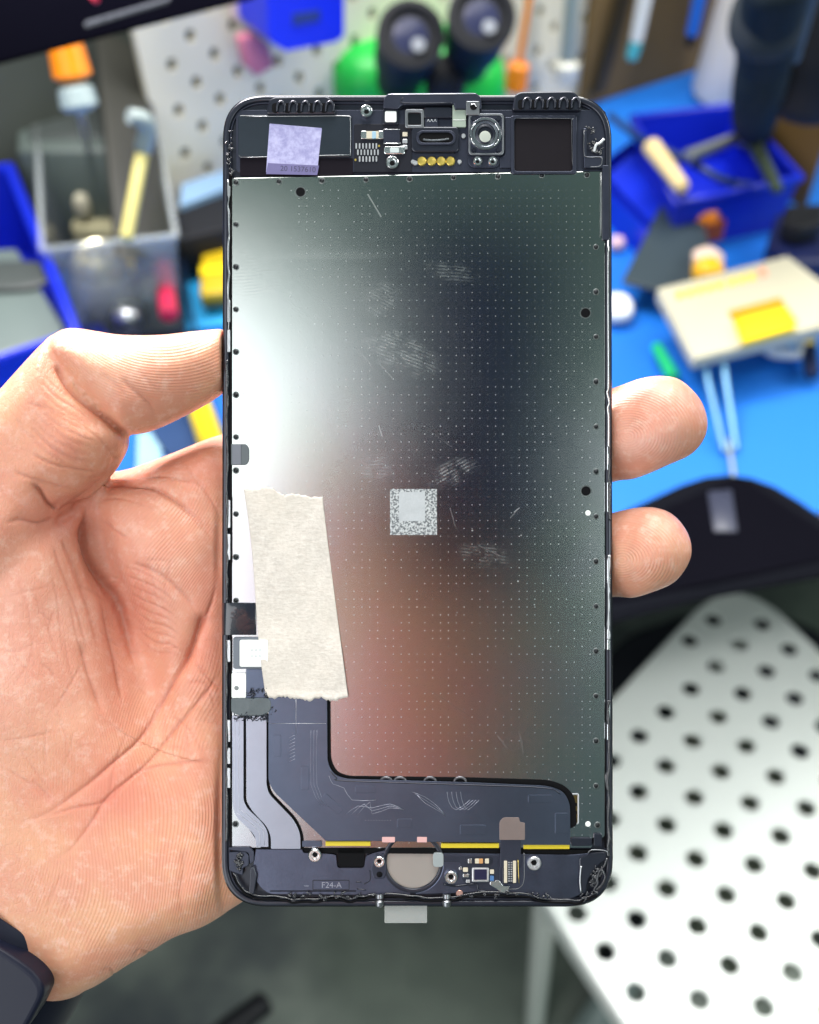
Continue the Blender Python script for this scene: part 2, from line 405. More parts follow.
ragged('adhesive_strip', 0, 180, 330, 228.6, .7, M_metd, .62, .26, 1)
ragged('adhesive_strip', 0, 360, 600, 227.0, .7, M_adh, .62, .34, 2)
ragged('adhesive_strip', 0, 640, 842, 226.6, .6, M_adh, .62, .30, 3)
for y0, y1 in ((186, 196), (300, 322), (330, 352), (500, 528), (534, 560), (720, 742), (748, 764), (768, 788), (640, 662)):
    box('edge_clip', 227.2, y0, 230.2, y1, .3, .74, M_metd, frame, r=.8, bevel=.05)
for y0, y1 in ((500, 528), (534, 560), (640, 668), (742, 766), (720, 736)):
    box('clip_slot', 229.8, y0 - 3, 232.0, y1 + 3, .3, .7, M_void, frame, r=.6, bevel=0)
wire('edge_seal', [(608, 238), (608, 300), (608.3, 380), (607, 392), (609, 402), (607.5, 408), (608.5, 420), (608, 470)], .62, .2, M_sil, frame)
ragged('adhesive_strip', 0, 446, 520, 609.2, .5, M_adh, .64, .36, 4)
ragged('adhesive_strip', 0, 555, 640, 608.8, .5, M_metd, .64, .32, 5)
ragged('adhesive_strip', 0, 700, 856, 608.4, 1.3, M_adh, .7, .42, 6)
for y0, y1 in ((446, 470), (482, 512), (555, 590), (626, 650), (700, 740)):
    box('edge_clip', 607.2, y0, 610.4, y1, .3, .78, M_sil, frame, r=.9, bevel=.08)
# right upper rail
box('side_rail', 602.5, 165, 609, 240, -.2, .9, M_blk2, r=1.5, bevel=.12)
wire('rail_edge', [(601, 172), (601, 236)], .92, .06, M_silr)
# ---------------------------------------------- top end: module bay
bay = box('top_bay', 236, 110, 606, 172, -.6, .05, M_blk2, r=4)
box('bay_floor', 240, 158, 353, 176, -.1, .12, mat('dark_foam', (24, 20, 28), .75, spec=.1, albedo=(.008, .006, .010), bump=.5), r=1)
lp = box('speaker_cover', 238, 115, 351.5, 157, 0, .55, mat('dark_tinted_cover', (38, 44, 56), .2, var=.3, scale=260, coat=.4, albedo=(.02, .026, .036)), r=3, bevel=.15)
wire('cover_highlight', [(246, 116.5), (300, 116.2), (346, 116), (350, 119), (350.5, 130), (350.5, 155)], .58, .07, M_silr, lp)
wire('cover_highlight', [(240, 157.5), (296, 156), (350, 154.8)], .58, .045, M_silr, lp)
def sticker_material():
    t = NT('lilac_paper_label'); n = t.noise(500, 5, .75); X, Y, Z = t.xyz()
    y = t.M('DIVIDE', Y, D / FPX); f = t.ramp(n, .3, .7)
    c = t.mix(f, (.25, .24, .46), (.46, .45, .68))
    t.p(col=c, rough=.6); t.bump(n, .3, .00005); return t.m
stp = [(269.5, 123.5), (322, 128), (317, 173.5), (266, 172.5)]
stk = P('paper_label', fillet(stp, 1), .5, .64, sticker_material(), bevel=.03, label='small crinkled lilac paper label stuck on the cover')
P('label_foot', [(268.0, 163), (319, 165.5), (317.2, 175), (266, 174)], .56, .655, mat('label_shade_print', (95, 85, 150), .6, var=.3, scale=700, albedo=(.13, .115, .26)), stk, bevel=0)
def text(body, u, v, h_px, z, m, parent, rot=0, name='lettering', ext=.03, sx=1.0):
    c = bpy.data.curves.new(name, 'FONT'); c.body = body; c.size = h_px * .000197 * 1.38; c.extrude = ext * .0005; c.align_x = 'CENTER'; c.align_y = 'CENTER'
    o = bpy.data.objects.new(name, c); COL.objects.link(o)
    dg = bpy.context.evaluated_depsgraph_get(); me = bpy.data.meshes.new_from_object(o.evaluated_get(dg)); bpy.data.objects.remove(o)
    o = link(name, me, m, parent); o.location = L(u, v, z); o.rotation_euler = (0, 0, math.radians(rot)); o.scale = (sx, 1, 1); return o
text('20 1537610', 298, 169.3, 5.4, .665, mat('print_ink', (20, 18, 30), .6, albedo=(.05, .045, .10), bump=0), stk, -2.5)
# clip combs on the top edge: body, teeth as arches
def comb(x0, x1, y0, y1, name='clip_comb'):
    c = P(name, fillet([(x0, y1 + 5), (x0 + 3, y0 + 3), (x0 + 8, y0), (x1 - 6, y0 - 1), (x1, y0 + 4), (x1 + 3, y1 + 5)], [3, 4, 4, 5, 5, 3]), -.8, 1.3, M_blk, bevel=.35)
    n = 5; wd = (x1 - x0 - 6) / n
    for i in range(n):
        cx = x0 + 3 + wd * (i + .5)
        P('comb_gap', rr(cx - wd * .26, y1 - 6, cx + wd * .28, y1 + 4, 3, 5), .9, 1.34, M_void, c, bevel=0)
        wire('comb_tooth', [(cx + wd * .5 - 4.2, y1 + 3, 1.4), (cx + wd * .5 - 3.6, y1 - 4, 1.55), (cx + wd * .5 + .4, y1 - 7.5, 1.6), (cx + wd * .5 + 3.4, y1 - 4, 1.55), (cx + wd * .5 + 3.4, y1 + 3, 1.4)], 1.4, .28, M_blk, c)
    return c
comb(266, 333, 96.5, 109); comb(512, 579, 91.5, 105.5)
# top centre bracket with pale window and screw tab
br = P('speaker_bracket', fillet([(383, 108), (384, 97), (389, 93), (476, 92.5), (481, 97), (482, 109), (455, 109), (454, 104), (402, 105), (398, 109)], [2, 3, 4, 4, 3, 2, 1, 1, 2, 1]), -.4, 1.35, M_blk2, bevel=.25)
wire('bracket_ridge', [(403, 97.5), (404, 103), (452, 103)], 1.38, .12, M_blk, br); wire('bracket_ridge', [(388, 94.5), (476, 93.8)], 1.36, .09, M_silr, br)
pw = box('pale_pad', 452.5, 104, 466, 127, 0, .75, mat('sage_pad', (150, 165, 150), .5, albedo=(.30, .36, .30)), r=1)
wire('pad_crease', [(453, 120), (466, 120)], .78, .07, M_wht, pw)
tab = box('steel_tab', 466, 101, 479.5, 115, .2, 1.42, M_metd2, r=1.5, bevel=.12)
lathe('tab_hole', L(473.5, 106.5, 1.43), (0, 0, 1), [(.0007, 0), (.0007, .0001), (.0004, .00012)], M_void, tab, n=16)
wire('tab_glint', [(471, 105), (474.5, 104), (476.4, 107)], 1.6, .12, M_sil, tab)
def screw(u, v, r, z, m=None, hexr=.42):
    k = .000197
    s = lathe('screw', L(u, v, z - .5), (0, 0, 1), [(r * k, 0), (r * k, .0007), (r * .86 * k, .00085), (r * .58 * k, .00085), (r * .5 * k, .00055)], m or M_sil, phone, n=22)
    lathe('screw_socket', L(u, v, z + .02), (0, 0, 1), [(r * .46 * k, 0), (r * .42 * k, .0001)], M_void, s, n=6)
    return s
for u, v, r, z in ((366.5, 112, 6, .8), (392.3, 163.3, 6.3, .9), (477.5, 162, 4.6, .9), (492.5, 162, 4.6, .9)): screw(u, v, r, z)
sb = P('screw_boss', fillet([(468, 155), (500, 155), (500, 163), (496, 168), (473, 168), (468, 164)], 4), 0, .45, M_blk2, bevel=.12)
# square sensor, outlined frame, small steps
box('board', 354, 124, 412, 172, 0, .22, mat('dark_board', (28, 30, 40), .45, spec=.25, albedo=(.008, .009, .016)), r=2)
sn = box('light_sensor', 382.5, 109, 398.5, 124.5, .1, .7, M_blk, r=2, bevel=.12); box('sensor_window', 385, 111, 396.5, 122, .6, .95, M_wht, sn, r=1.5)
ring('metal_frame', rr(405, 109, 424, 128, 2), rr(408, 112.5, 421, 125, 1), 0, 1.0, M_metd2, bevel=.1)
box('frame_window', 408, 112.5, 421, 125, 0, .5, mat('smoked_window', (14, 15, 20), .1, coat=.6, albedo=(.008, .008, .012), bump=0), r=1)
box('bracket_step', 424, 107, 452, 118, 0, .9, M_blk, r=2, bevel=.15); box('bracket_step', 425, 118, 438, 127, 0, .7, M_blk2, r=1.5, bevel=.12)
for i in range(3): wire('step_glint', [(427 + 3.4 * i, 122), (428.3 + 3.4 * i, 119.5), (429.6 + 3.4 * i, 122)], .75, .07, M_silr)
# board components
c1 = box('capacitor', 361, 131, 383, 138.5, .2, .7, M_cap, r=1.2); box('end_cap', 361, 130.8, 366.5, 138.8, .2, .78, M_sil, c1, r=1); box('end_cap', 372, 131.2, 376, 138.4, .2, .76, mat('pale_blue_band', (150, 185, 205), .4, albedo=(.3, .46, .58)), c1, r=.5)
box('end_cap', 378.5, 130.8, 383.5, 138.8, .2, .78, M_sil, c1, r=1)
ch = box('chip', 383.5, 129, 400, 143.5, .2, 1.0, M_blk2, r=1, bevel=.1); wire('chip_edge', [(383, 143.5), (400.5, 143.5)], .9, .14, M_sil, ch); wire('chip_edge', [(383.5, 129.5), (400, 129.5)], 1.0, .08, M_silr, ch)
sh = box('shield_clip', 384, 146, 405, 154, .2, .75, M_sil, r=2, bevel=.15); box('shield_window', 390, 147.5, 399, 152.5, .7, .84, mat('milky_window', (190, 200, 200), .3), sh, r=1)
for y in (132, 139, 145): box('board_part', 402.5, y, 407.5, y + 4.2, .2, .6, (M_cap, M_silr, mat('blue_part', (70, 110, 160), .4))[int(y) % 3], r=.6)
pin_me = None
for row, (y0, n) in enumerate(((143.2, 7), (149.5, 7), (156.2, 6))):
    for i in range(n):
        x = 355.5 + 3.35 * i + (1.6 if row == 1 else 0) + (3.4 if row == 2 else 0)
        box('solder_pin', x, y0, x + 1.5, y0 + 5.4, .2, .42, M_silr, r=.5, bevel=0)
for u, v in ((379, 146), (355.5, 160)): lathe('gold_dot', L(u, v, .22), (0, 0, 1), [(.00022, 0), (.0002, .0001)], M_gold, phone, n=10)
# earpiece
ep = box('earpiece', 411.5, 126.5, 459, 152, 0, .95, M_blk, r=4, bevel=.25)
ring('earpiece_rim', rr(416, 130, 456, 145, 7, 7), rr(419, 132.5, 453, 142.5, 5, 7), .8, 1.25, M_blk2, ep, bevel=.12)
box('earpiece_mesh', 419, 132.5, 453, 142.5, .8, 1.0, M_void, ep, r=5)
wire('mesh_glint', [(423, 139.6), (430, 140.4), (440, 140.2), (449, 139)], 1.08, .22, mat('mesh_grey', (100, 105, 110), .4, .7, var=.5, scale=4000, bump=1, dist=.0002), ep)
for u in (415.5, 463.5): lathe('micro_screw', L(u, 163 - (u > 440) * 27, .3), (0, 0, 1), [(.0005, 0), (.0004, .0001)], M_silr, phone, n=12)
for u in (422, 431.7, 441.2, 450.5): lathe('gold_contact', L(u, 161.5, .1), (0, 0, 1), [(.0009, 0), (.0009, .0003), (.00075, .00042), (.0002, .00036)], M_gold, phone, n=20)
for u in (413, 459.5): lathe('micro_screw', L(u, 162, .1), (0, 0, 1), [(.0005, 0), (.0004, .0002)], M_silr, phone, n=12)
# camera holder
chd = box('camera_holder', 468, 113, 504.5, 155.5, 0, 1.0, M_blk2, r=4, bevel=.2)
ring('holder_outline', rr(468.5, 113.5, 504, 155, 4, 6), rr(470.5, 115.5, 502, 153, 3, 6), .9, 1.1, M_metd2, chd, bevel=.05)
kx = .000197
lathe('lens_ring', L(485.2, 134.5, .9), (0, 0, 1), [(16.4 * kx, 0), (16.4 * kx, .0006), (15.4 * kx, .0008), (13.5 * kx, .0008), (12.5 * kx, .00045), (10.2 * kx, .0004), (9.6 * kx, .0001)], mat('lens_ring_metal', (170, 175, 185), .22, .95, var=.3, scale=500, albedo=(.45, .47, .52)), chd, n=40)
lathe('lens_barrel', L(485.2, 134.8, 1.0), (0, 0, 1), [(10 * kx, 0), (9.8 * kx, .0005), (7.6 * kx, .0006), (7 * kx, .0002)], M_blk, chd, n=32)
lathe('lens_glass', L(485, 137, 1.3), (0, 0, 1), [(6.0 * kx, 0), (5.6 * kx, .0003), (4 * kx, .00035)], mat('lens_sheen', (190, 195, 185), .3, .3, albedo=(.55, .58, .52), bump=0), chd, n=28)
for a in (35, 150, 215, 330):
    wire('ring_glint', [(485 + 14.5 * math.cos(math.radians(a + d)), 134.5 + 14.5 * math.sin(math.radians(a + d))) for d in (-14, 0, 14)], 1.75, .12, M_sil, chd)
for u, v in ((474, 119), (498, 119), (474, 150), (498, 150)): lathe('holder_pin', L(u, v, 1.0), (0, 0, 1), [(.0005, 0), (.0004, .0003)], M_blk, chd, n=12)
# right recess with raised borders
P('side_web', fillet([(505, 117), (513, 117), (513, 168), (500, 168), (500, 157), (505, 156)], 1.5), 0, .5, M_blk2, bevel=.12)
rc = box('speaker_recess', 514, 118, 573, 171, 0, .16, mat('matt_void', (24, 21, 26), .8, var=.25, scale=220, spec=.15, albedo=(.010, .008, .011)), r=3, bevel=0)
ring('recess_border', rr(511, 115, 577, 174, 3), rr(514.5, 118.5, 572.5, 171, 3), 0, .7, M_blk2, rc, bevel=.15)
wire('recess_edge', [(516, 118.2), (569, 118.6), (571.5, 121), (571.8, 140), (572.5, 166)], .74, .05, M_metd2, rc)
# corner adhesives and small latch at the right corner
P('corner_latch', fillet([(583, 128), (587, 128), (587, 156), (603, 156), (603, 168), (584, 168)], [1.5] * 6), 0, 1.0, M_blk2, bevel=.2)
wire('latch_edge', [(584, 130), (584, 152), (587, 157), (600, 157), (602, 160), (600, 166), (590, 167)], 1.05, .07, M_metd2)
def crumbs(cx, cy, rx, ry, n, seed, name='dried_adhesive', z=.7):
    rg = random.Random(seed); ms = []
    for i in range(n):
        a = rg.uniform(0, 6.28); r = math.sqrt(rg.random()); x, y = cx + rx * r * math.cos(a), cy + ry * r * math.sin(a)
        pts = [L(x + rg.uniform(-1, 1) * 2.5 * j * .5, y + rg.uniform(-1, 1) * 2.2 * j * .5, z + rg.uniform(0, .25)) for j in range(4)]
        ms.append(sweep_mesh('c', cat(pts, 3), [rg.uniform(.00004, .00022) for _ in range(10)], 6))
    return link(name, join(name, ms), M_adh, frame, smooth=True)
crumbs(596, 146, 7, 9, 16, 11); crumbs(589, 131, 5, 5, 7, 12); crumbs(229, 148, 3, 16, 14, 13); crumbs(230, 170, 3, 6, 5, 14)
wire('glue_string', [(594, 152), (596, 145), (600, 143), (604, 139)], .95, .3, mat('glossy_clear_glue', (230, 235, 240), .1, coat=1, albedo=(.6, .62, .65)), frame)
# ---------------------------------------------- left edge: clip pad, strap, connector
cp = P('clip_pad', fillet([(231, 444), (246, 444), (249, 448), (249, 461), (246, 465), (231, 465)], [.5, 2, 3, 3, 2, .5]), .3, .62, mat('grey_rubber', (85, 92, 100), .5, albedo=(.085, .1, .11)), bevel=.1)
box('pad_strip', 232, 444.5, 241, 464.5, .5, .78, mat('grey_rubber_light', (120, 125, 140), .4, albedo=(.13, .14, .17)), cp, r=.5)
# masking tape: cloth-like grid sheet with torn ends, slightly lifted
def tape_mesh():
    NU, NV = 46, 90; A = [(243.5, 488), (322.5, 497.5)]; B = [(266, 697), (348, 698)]
    rg = random.Random(5)
    def torn(i, a, f): return a * (.35 * math.sin(i * .7 * f) + .2 * math.sin(i * 1.3 + 1) + .5 * rg.uniform(-1, 1))
    t0 = [torn(i, 1.5, .5) for i in range(NU + 1)]; t1 = [torn(i, 1.9, .8) for i in range(NU + 1)]
    vs = []
    for j in range(NV + 1):
        b = j / NV
        for i in range(NU + 1):
            a = i / NU
            # edges: left nearly straight, right bulges
            xl = 243.5 + (266 - 243.5) * b + 1.5 * math.sin(b * 6); xr = 322.5 + (348 - 322.5) * (b ** 1.05)
            yt = 488 + 9.5 * a - (3.5 * math.exp(-((a - .3) / .12) ** 2)) + (2 * math.exp(-((a - .52) / .06) ** 2)); yb = 696 + 2.5 * a + 2.2 * math.sin(a * 3.1) + 1.2 * math.sin(a * 17)
            x = xl + (xr - xl) * a; y = yt + (yb - yt) * b
            if b < .06: y += t0[i] * (1 - b / .06)
            if b > .95: y += t1[i] * (b - .95) / .05
            z = .54 + .13 * math.sin(a * 7 + b * 5) * math.sin(b * 13) + .05 * math.sin(a * 23 + b * 9) * math.sin(b * 31 + a * 4) + .5 * (1 / (1 + math.exp(-(b - .7) * 25))) + .35 * max(0, a - .93) / .07 * b + .25 * math.exp(-((b - .99) / .02) ** 2)
            vs.append((x, y, z))
    n = (NU + 1)
    top = [L(*p) for p in vs]; bot = [L(p[0], p[1], p[2]) + Vector((0, 0, -.00016)) for p in vs]
    N = len(top); fs = []
    for j in range(NV):
        for i in range(NU):
            q = (j * n + i, (j + 1) * n + i, (j + 1) * n + i + 1, j * n + i + 1); fs.append(q); fs.append(tuple(N + k for k in reversed(q)))
    def edge(a, b): fs.append((a, b, b + N, a + N))
    for i in range(NU): edge(i, i + 1); edge(NV * n + i + 1, NV * n + i)
    for j in range(NV): edge((j + 1) * n, j * n); edge(j * n + NU, (j + 1) * n + NU)
    return rawmesh('masking_tape', top + bot, fs)
def tape_material():
    t = NT('crepe_paper_tape'); m = t.stretch((700, 2600, 700)); n = t.noise(1, 4, .65, m); n2 = t.noise(1500, 3, .7); n3 = t.noise(45, 3)
    f = t.M('ADD', t.M('MULTIPLY', n, .5), t.M('MULTIPLY', n2, .5))
    c = t.mix(t.ramp(f, .3, .7), (.53, .48, .43), (.69, .64, .585)); c = t.mix(t.ramp(n3, .35, .7, 0, .45), c, (.60, .54, .46))
    t.p(col=c, rough=.8); t.bump(t.M('ADD', f, t.M('MULTIPLY', t.noise(160, 3), 2.2)), .6, .0002); return t.m
tp = link('masking_tape', tape_mesh(), tape_material(), phone, smooth=True); tp['label'] = 'torn strip of cream masking tape stuck over the cables'
# black strap clipped over the edge
def strap_mesh(pts, w0, w1, th, name):
    """flat band along x: pts (u, z), between v=w0 and v=w1"""
    C = cat([(u, z) for u, z in pts], 6); vs = []; n = len(C)
    for s_, dz in ((w0, 0), (w1, 0), (w1, -th), (w0, -th)):
        for p in C: q = L(p.x, s_, p.y); vs.append(q + Vector((0, 0, dz * .001)))
    fs = []
    for i in range(n - 1):
        for k in range(4): a, b = k * n, ((k + 1) % 4) * n; fs.append((a + i, b + i, b + i + 1, a + i + 1))
    fs += [(0, n, 2 * n, 3 * n), tuple(reversed((n - 1, 2 * n - 1, 3 * n - 1, 4 * n - 1)))]
    me = rawmesh(name, vs, fs); bm = bmesh.new(); bm.from_mesh(me); bmesh.ops.recalc_face_normals(bm, faces=bm.faces); bm.to_mesh(me); bm.free(); return me
M_strap = mat('glossy_black_tape', (35, 40, 52), .2, var=.2, scale=400, coat=.5, albedo=(.016, .019, .028))
link('cable_strap', strap_mesh([(221.6, -1.2), (222.4, .2), (226, .95), (234, 1.05), (246, .9), (256, .62)], 603, 635, .12, 'cable_strap'), M_strap, phone, bevel=.00005)
cn = box('cable_connector', 233, 637, 264, 669, .3, .7, mat('grey_base', (110, 118, 130), .4, albedo=(.12, .14, .17)), r=2.5, bevel=.12)
box('connector_cap', 239.5, 640, 268, 667, .6, 1.15, M_wht, cn, r=2, bevel=.12)
for i in range(3):
    for j in range(2): lathe('cap_dimple', L(252 + 4 * i, 650 + 6 * j, 1.14), (0, 0, 1), [(.0003, 0), (.00025, .00004)], mat('pale_grey', (200, 205, 205), .4), cn, n=10)
box('cable_end', 246, 669, 268, 698, .3, .66, M_flex, r=.8)
wp = box('white_pad', 231.5, 673, 246, 698, .3, .75, M_wht, r=1.5); lathe('pad_dot', L(236.5, 688, .75), (0, 0, 1), [(.00045, 0), (.0004, .00004)], M_rg, wp, n=14)
mb = P('melted_bridge', fillet([(231, 699), (268, 698), (271, 702), (271, 711), (262, 716), (240, 716), (231, 712)], [1, 3, 3, 4, 5, 4, 2]), .6, 1.3, mat('melted_grey_rubber', (95, 108, 115), .35, var=.35, scale=260, bump=.5, dist=.0003, albedo=(.075, .095, .105)), bevel=.35)
def fray(cx, cy, rx, ry, n, seed):
    rg = random.Random(seed); ms = []
    for i in range(n):
        x = cx + rg.uniform(-rx, rx); y = cy + rg.uniform(-ry, ry); a = rg.uniform(0, 6.28)
        pts = [L(x + j * math.cos(a + j * .5) * 1.2, y + j * math.sin(a + j * .5) * 1.2, 1.0 + rg.uniform(-.1, .3)) for j in range(4)]
        ms.append(sweep_mesh('f', cat(pts, 3), rg.uniform(.00006, .00014), 5))
    link('frayed_edge', join('frayed_edge', ms), M_blk, mb, smooth=True)
fray(252, 717, 18, 2.5, 55, 3); fray(258, 694, 9, 3.5, 18, 4); fray(274, 709, 2, 3, 5, 8)
# ---------------------------------------------- flex cables
M_flexA = mat('grey_flex_film', (120, 126, 145), .33, .85, var=.12, scale=420, bump=.25, dist=.00003, coat=.3, albedo=(.30, .32, .39))
M_edge = mat('flex_side_dark', (15, 15, 18), .5, albedo=(.008, .008, .01), bump=0)
def cable(name, pts, rad, z0, z1, m, parent=None):
    return P(name, fillet(pts, rad), z0, z1, m, parent, bevel=.04)
# films ride above the plate; black backing pieces paint in their shadow gaps
fa = cable('antenna_cable', [(232, 716), (243.5, 716), (243.5, 801), (247, 808), (262, 822), (268, 832), (268.5, 847), (256, 847), (256, 838), (251, 831), (236, 817), (232.5, 806)], [1, 1, 6, 6, 10, 8, 1, 1, 5, 8, 8, 6], .35, .75, M_flexA)
fb = cable('button_cable', [(246, 716), (266.5, 716), (266.5, 786), (269, 794), (294, 820), (300.5, 834), (300.5, 849), (271, 849), (271, 836), (266.5, 826), (252, 811), (246.5, 801)], [1, 1, 8, 8, 14, 10, 1, 1, 8, 10, 8, 6], .6, 1.0, M_flexA)
for c, dx in ((fa, 0),):
    wire('cable_trace', [(235 + dx, 720), (235 + dx, 803), (240 + dx, 815), (258, 830), (260, 845)], .77, .035, M_silr, c); wire('cable_trace', [(239, 720), (239, 802), (244, 812), (262, 828), (264.5, 845)], .77, .035, M_silr, c)
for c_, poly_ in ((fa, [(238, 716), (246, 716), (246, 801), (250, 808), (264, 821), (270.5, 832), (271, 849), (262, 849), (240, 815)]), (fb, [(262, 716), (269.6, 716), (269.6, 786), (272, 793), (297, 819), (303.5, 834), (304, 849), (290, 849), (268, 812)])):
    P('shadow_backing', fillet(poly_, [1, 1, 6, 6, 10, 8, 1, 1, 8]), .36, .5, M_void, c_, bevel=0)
# main display cable: one broad L with a second layer
main = [(268.5, 697), (327, 697), (327.5, 763), (333, 774), (345, 779), (470, 782.5), (548, 786), (563, 791), (570, 803), (570.5, 845), (524, 845), (499, 842.5), (441, 842), (398, 841.5), (371, 841), (326, 841), (274, 792), (268.5, 782)]
fm = cable('display_cable', main, [1, 1, 14, 10, 10, 5, 8, 14, 14, 2, 1, 1, 1, 1, 1, 2, 10, 12], .75, 1.15, M_flex)
def flex_detail(pts, r=.05, z=1.17, m=M_silr): wire('cable_ridge', pts, z, r * .8, m, fm, k=2)
def slot(x0, y0, x1, y1, rot=0):
    cx, cy = (x0 + x1) / 2, (y0 + y1) / 2; c, s_ = math.cos(math.radians(rot)), math.sin(math.radians(rot))
    pts = [((x - cx) * c - (y - cy) * s_ + cx, (x - cx) * s_ + (y - cy) * c + cy) for x, y in rr(x0, y0, x1, y1, 1.5, 3)]
    P('raised_tab', pts, 1.1, 1.24, M_flex, fm, bevel=.05)
slot(273, 735, 281, 757); slot(301, 766, 309, 790); slot(320, 800, 344, 808, 42); slot(355, 786, 376, 793); slot(460, 825, 486, 835); slot(528, 795, 552, 803); slot(555, 813, 568, 834)
flex_detail([(296, 699), (296, 735)], .04); flex_detail([(269, 723.5), (326, 723.5)], .04)
for i in range(3): flex_detail([(311 + 3 * i, 730), (311 + 3 * i, 785), (322 + 3 * i, 806)], .03, m=M_flexA)
for i in range(8): flex_detail([(289, 738 + 3.4 * i), (295, 735 + 3.4 * i)], .05, m=M_flexA)
flex_detail([(329, 776), (333, 784), (344, 788), (352, 800), (376, 800)], .06, m=M_flexA)
for k in range(3):
    flex_detail([(345 + 6 * k, 815), (358 + 6 * k, 806 - 2 * k), (372, 808 + 3 * k), (390, 804 + 2 * k), (404, 810)], .045, m=M_flexA)
    flex_detail([(412 + 3 * k, 792 + 2 * k), (425, 797 + 3 * k), (437, 806 + k * 2), (446, 816)], .045, m=M_flexA)
for k in range(4): flex_detail([(447 + 4.5 * k, 792), (449 + 4.5 * k, 802), (456 + 4 * k, 810), (470 + 3 * k, 800)], .045, m=M_flexA)
text('. . . . . . . . . .', 378, 819, 4, 1.17, M_flexA, fm)
slot(397, 819, 412, 828)
# embossed arcs peeping above the cable
for cx in (386, 400, 430, 460):
    wire('plate_emboss', [(cx - 6, 782), (cx - 4.5, 779), (cx, 777.4), (cx + 4.5, 779), (cx + 6, 782)], .5, .28, mat('emboss_grey', (90, 88, 92), .35, .8, albedo=(.12, .12, .13)), phone)
wire('cable_fold', [(330, 771), (337, 778), (346, 781), (470, 785), (545, 788), (560, 794)], 1.16, .12, M_blk, fm)
P('cable_gap_shade', fillet([(325, 697), (330.5, 697), (331, 760), (337, 772), (348, 776), (470, 777.5), (550, 780), (566, 786), (575, 797), (577, 826), (566, 830), (540, 800), (350, 795), (325, 780)], [1, 1, 14, 10, 8, 4, 10, 12, 10, 4, 3, 10, 10, 10]), .3, .52, M_void, phone, bevel=.03)  # black sheet standing in for the shaded gap round the display cable
slot_ = box('plate_slot', 571.5, 794, 578, 824, .3, .42, mat('slot_gilt', (120, 95, 30), .35, .6, albedo=(.10, .07, .02)), r=1); ring('slot_rim', rr(571, 793.5, 579, 824.5, 1.5), rr(572, 795, 577.6, 823, 1), .35, .46, M_silr, slot_, bevel=.02)
for y in (803, 811): box('slot_bar', 572, y, 577, y + 3, .4, .47, M_void, slot_, r=.3, bevel=0)
tn = P('copper_shield', fillet([(503, 817.5), (519, 817.5), (520, 822), (525, 823), (525, 840), (499.5, 840), (499.5, 822)], [3, 1, 1, 1, 1, 1, 3]), 1.1, 1.27, mat('taupe_foil', (130, 112, 108), .38, .5, var=.3, scale=180, albedo=(.24, .19, .18)), bevel=.04)
box('board_tongue', 500.5, 839, 521, 868, .9, 1.22, M_blk2, r=1)
for x0, x1, y0, y1 in ((325.5, 370.5, 841.5, 846), (441, 499, 843.5, 848), (523.5, 569.5, 844.5, 849)):
    box('yellow_strip', x0, y0, x1, y1, .4, .9, M_yel, r=.4, bevel=.03)
# white wedge of bare plate lit below cables is real plate; small dark feet
box('plate_foot', 302, 841, 322, 847, .3, .6, M_flex, r=1); box('plate_foot', 571, 838, 592, 846, .3, .8, M_blk, r=2); box('plate_foot', 594, 834, 602, 846, .3, .9, M_blk, r=1.5)
for x0, x1 in ((382, 395), (417, 427)): box('pink_tab', x0, 837, x1, 842.5, .9, 1.19, mat('pink_pad', (215, 165, 160), .4, albedo=(.62, .36, .35)), r=.6)
# ---------------------------------------------- bottom end
hb_c = (413, 863)
def circ_arc(cx, cy, r, a0, a1, n=24): return [(cx + r * math.cos(math.radians(a0 + (a1 - a0) * i / n)), cy + r * math.sin(math.radians(a0 + (a1 - a0) * i / n))) for i in range(n + 1)]
bt = [(229, 850), (249, 848), (253, 856), (256, 849.5), (300, 849.5), (306, 851), (312, 846.5)]
# left plate
P('bottom_cover', fillet([(256, 849.5), (302, 849.5), (303, 853), (330, 854), (336, 855), (337, 868), (364, 868), (366, 856), (374, 853), (387, 850)] , [0, 1, 2, 3, 2, 3, 3, 2, 3, 0]) + circ_arc(*hb_c, 30, 205, 95, 14) + fillet([(410, 895), (270, 894), (262, 889), (252, 874)], [0, 6, 6, 0]), -.5, .55, M_bot, bevel=.18)
P('bottom_cover', fillet([(445, 853), (570, 855), (592, 853), (592, 866), (586, 893), (566, 901), (500, 896), (470, 893), (416, 895)], [0, 3, 2, 3, 10, 6, 10, 10, 0]) + circ_arc(*hb_c, 30, 85, -18, 14), -.5, .5, M_bot, bevel=.18)
P('dark_ledge', [(302, 847), (592, 850), (592, 855), (302, 853)], -.5, .2, M_void, frame, bevel=0)
box('cover_notch', 338, 848, 364.5, 867.5, -.4, .2, M_void, r=2, bevel=0)
def hb_material():
    t = NT('bronze_glass_pane'); n = t.noise(60, 3); t.p(col=t.mix(n, (.27, .25, .235), (.42, .39, .365)), rough=.25, coat=.4, metal=.3); return t.m
hb = P('home_button_pane', circ(413, 862, 26.5, 40), -.6, -.1, hb_material(), bevel=.05)
ring('home_button_rim', circ(413, 863, 31.5, 48), circ(413, 862.5, 26.5, 48), -.6, .42, M_blk, hb, bevel=.2)
box('button_flap', 433, 853, 443.5, 867, .1, .9, mat('frosted_flap', (160, 170, 172), .3, albedo=(.28, .31, .32)), r=3)
for u, v, r, z in ((315, 854.5, 6.6, 1.0), (379.3, 861, 5.6, 1.0), (451, 876.5, 6.4, 1.0), (534, 862.5, 7, .9)): screw(u, v, r, z, M_sil if u != 534 else M_silr)
cb = P('screw_lug', fillet([(374, 854), (384, 853), (387, 870), (385, 879), (374, 879), (371, 870)], 3), .4, .72, M_blk2, bevel=.15)
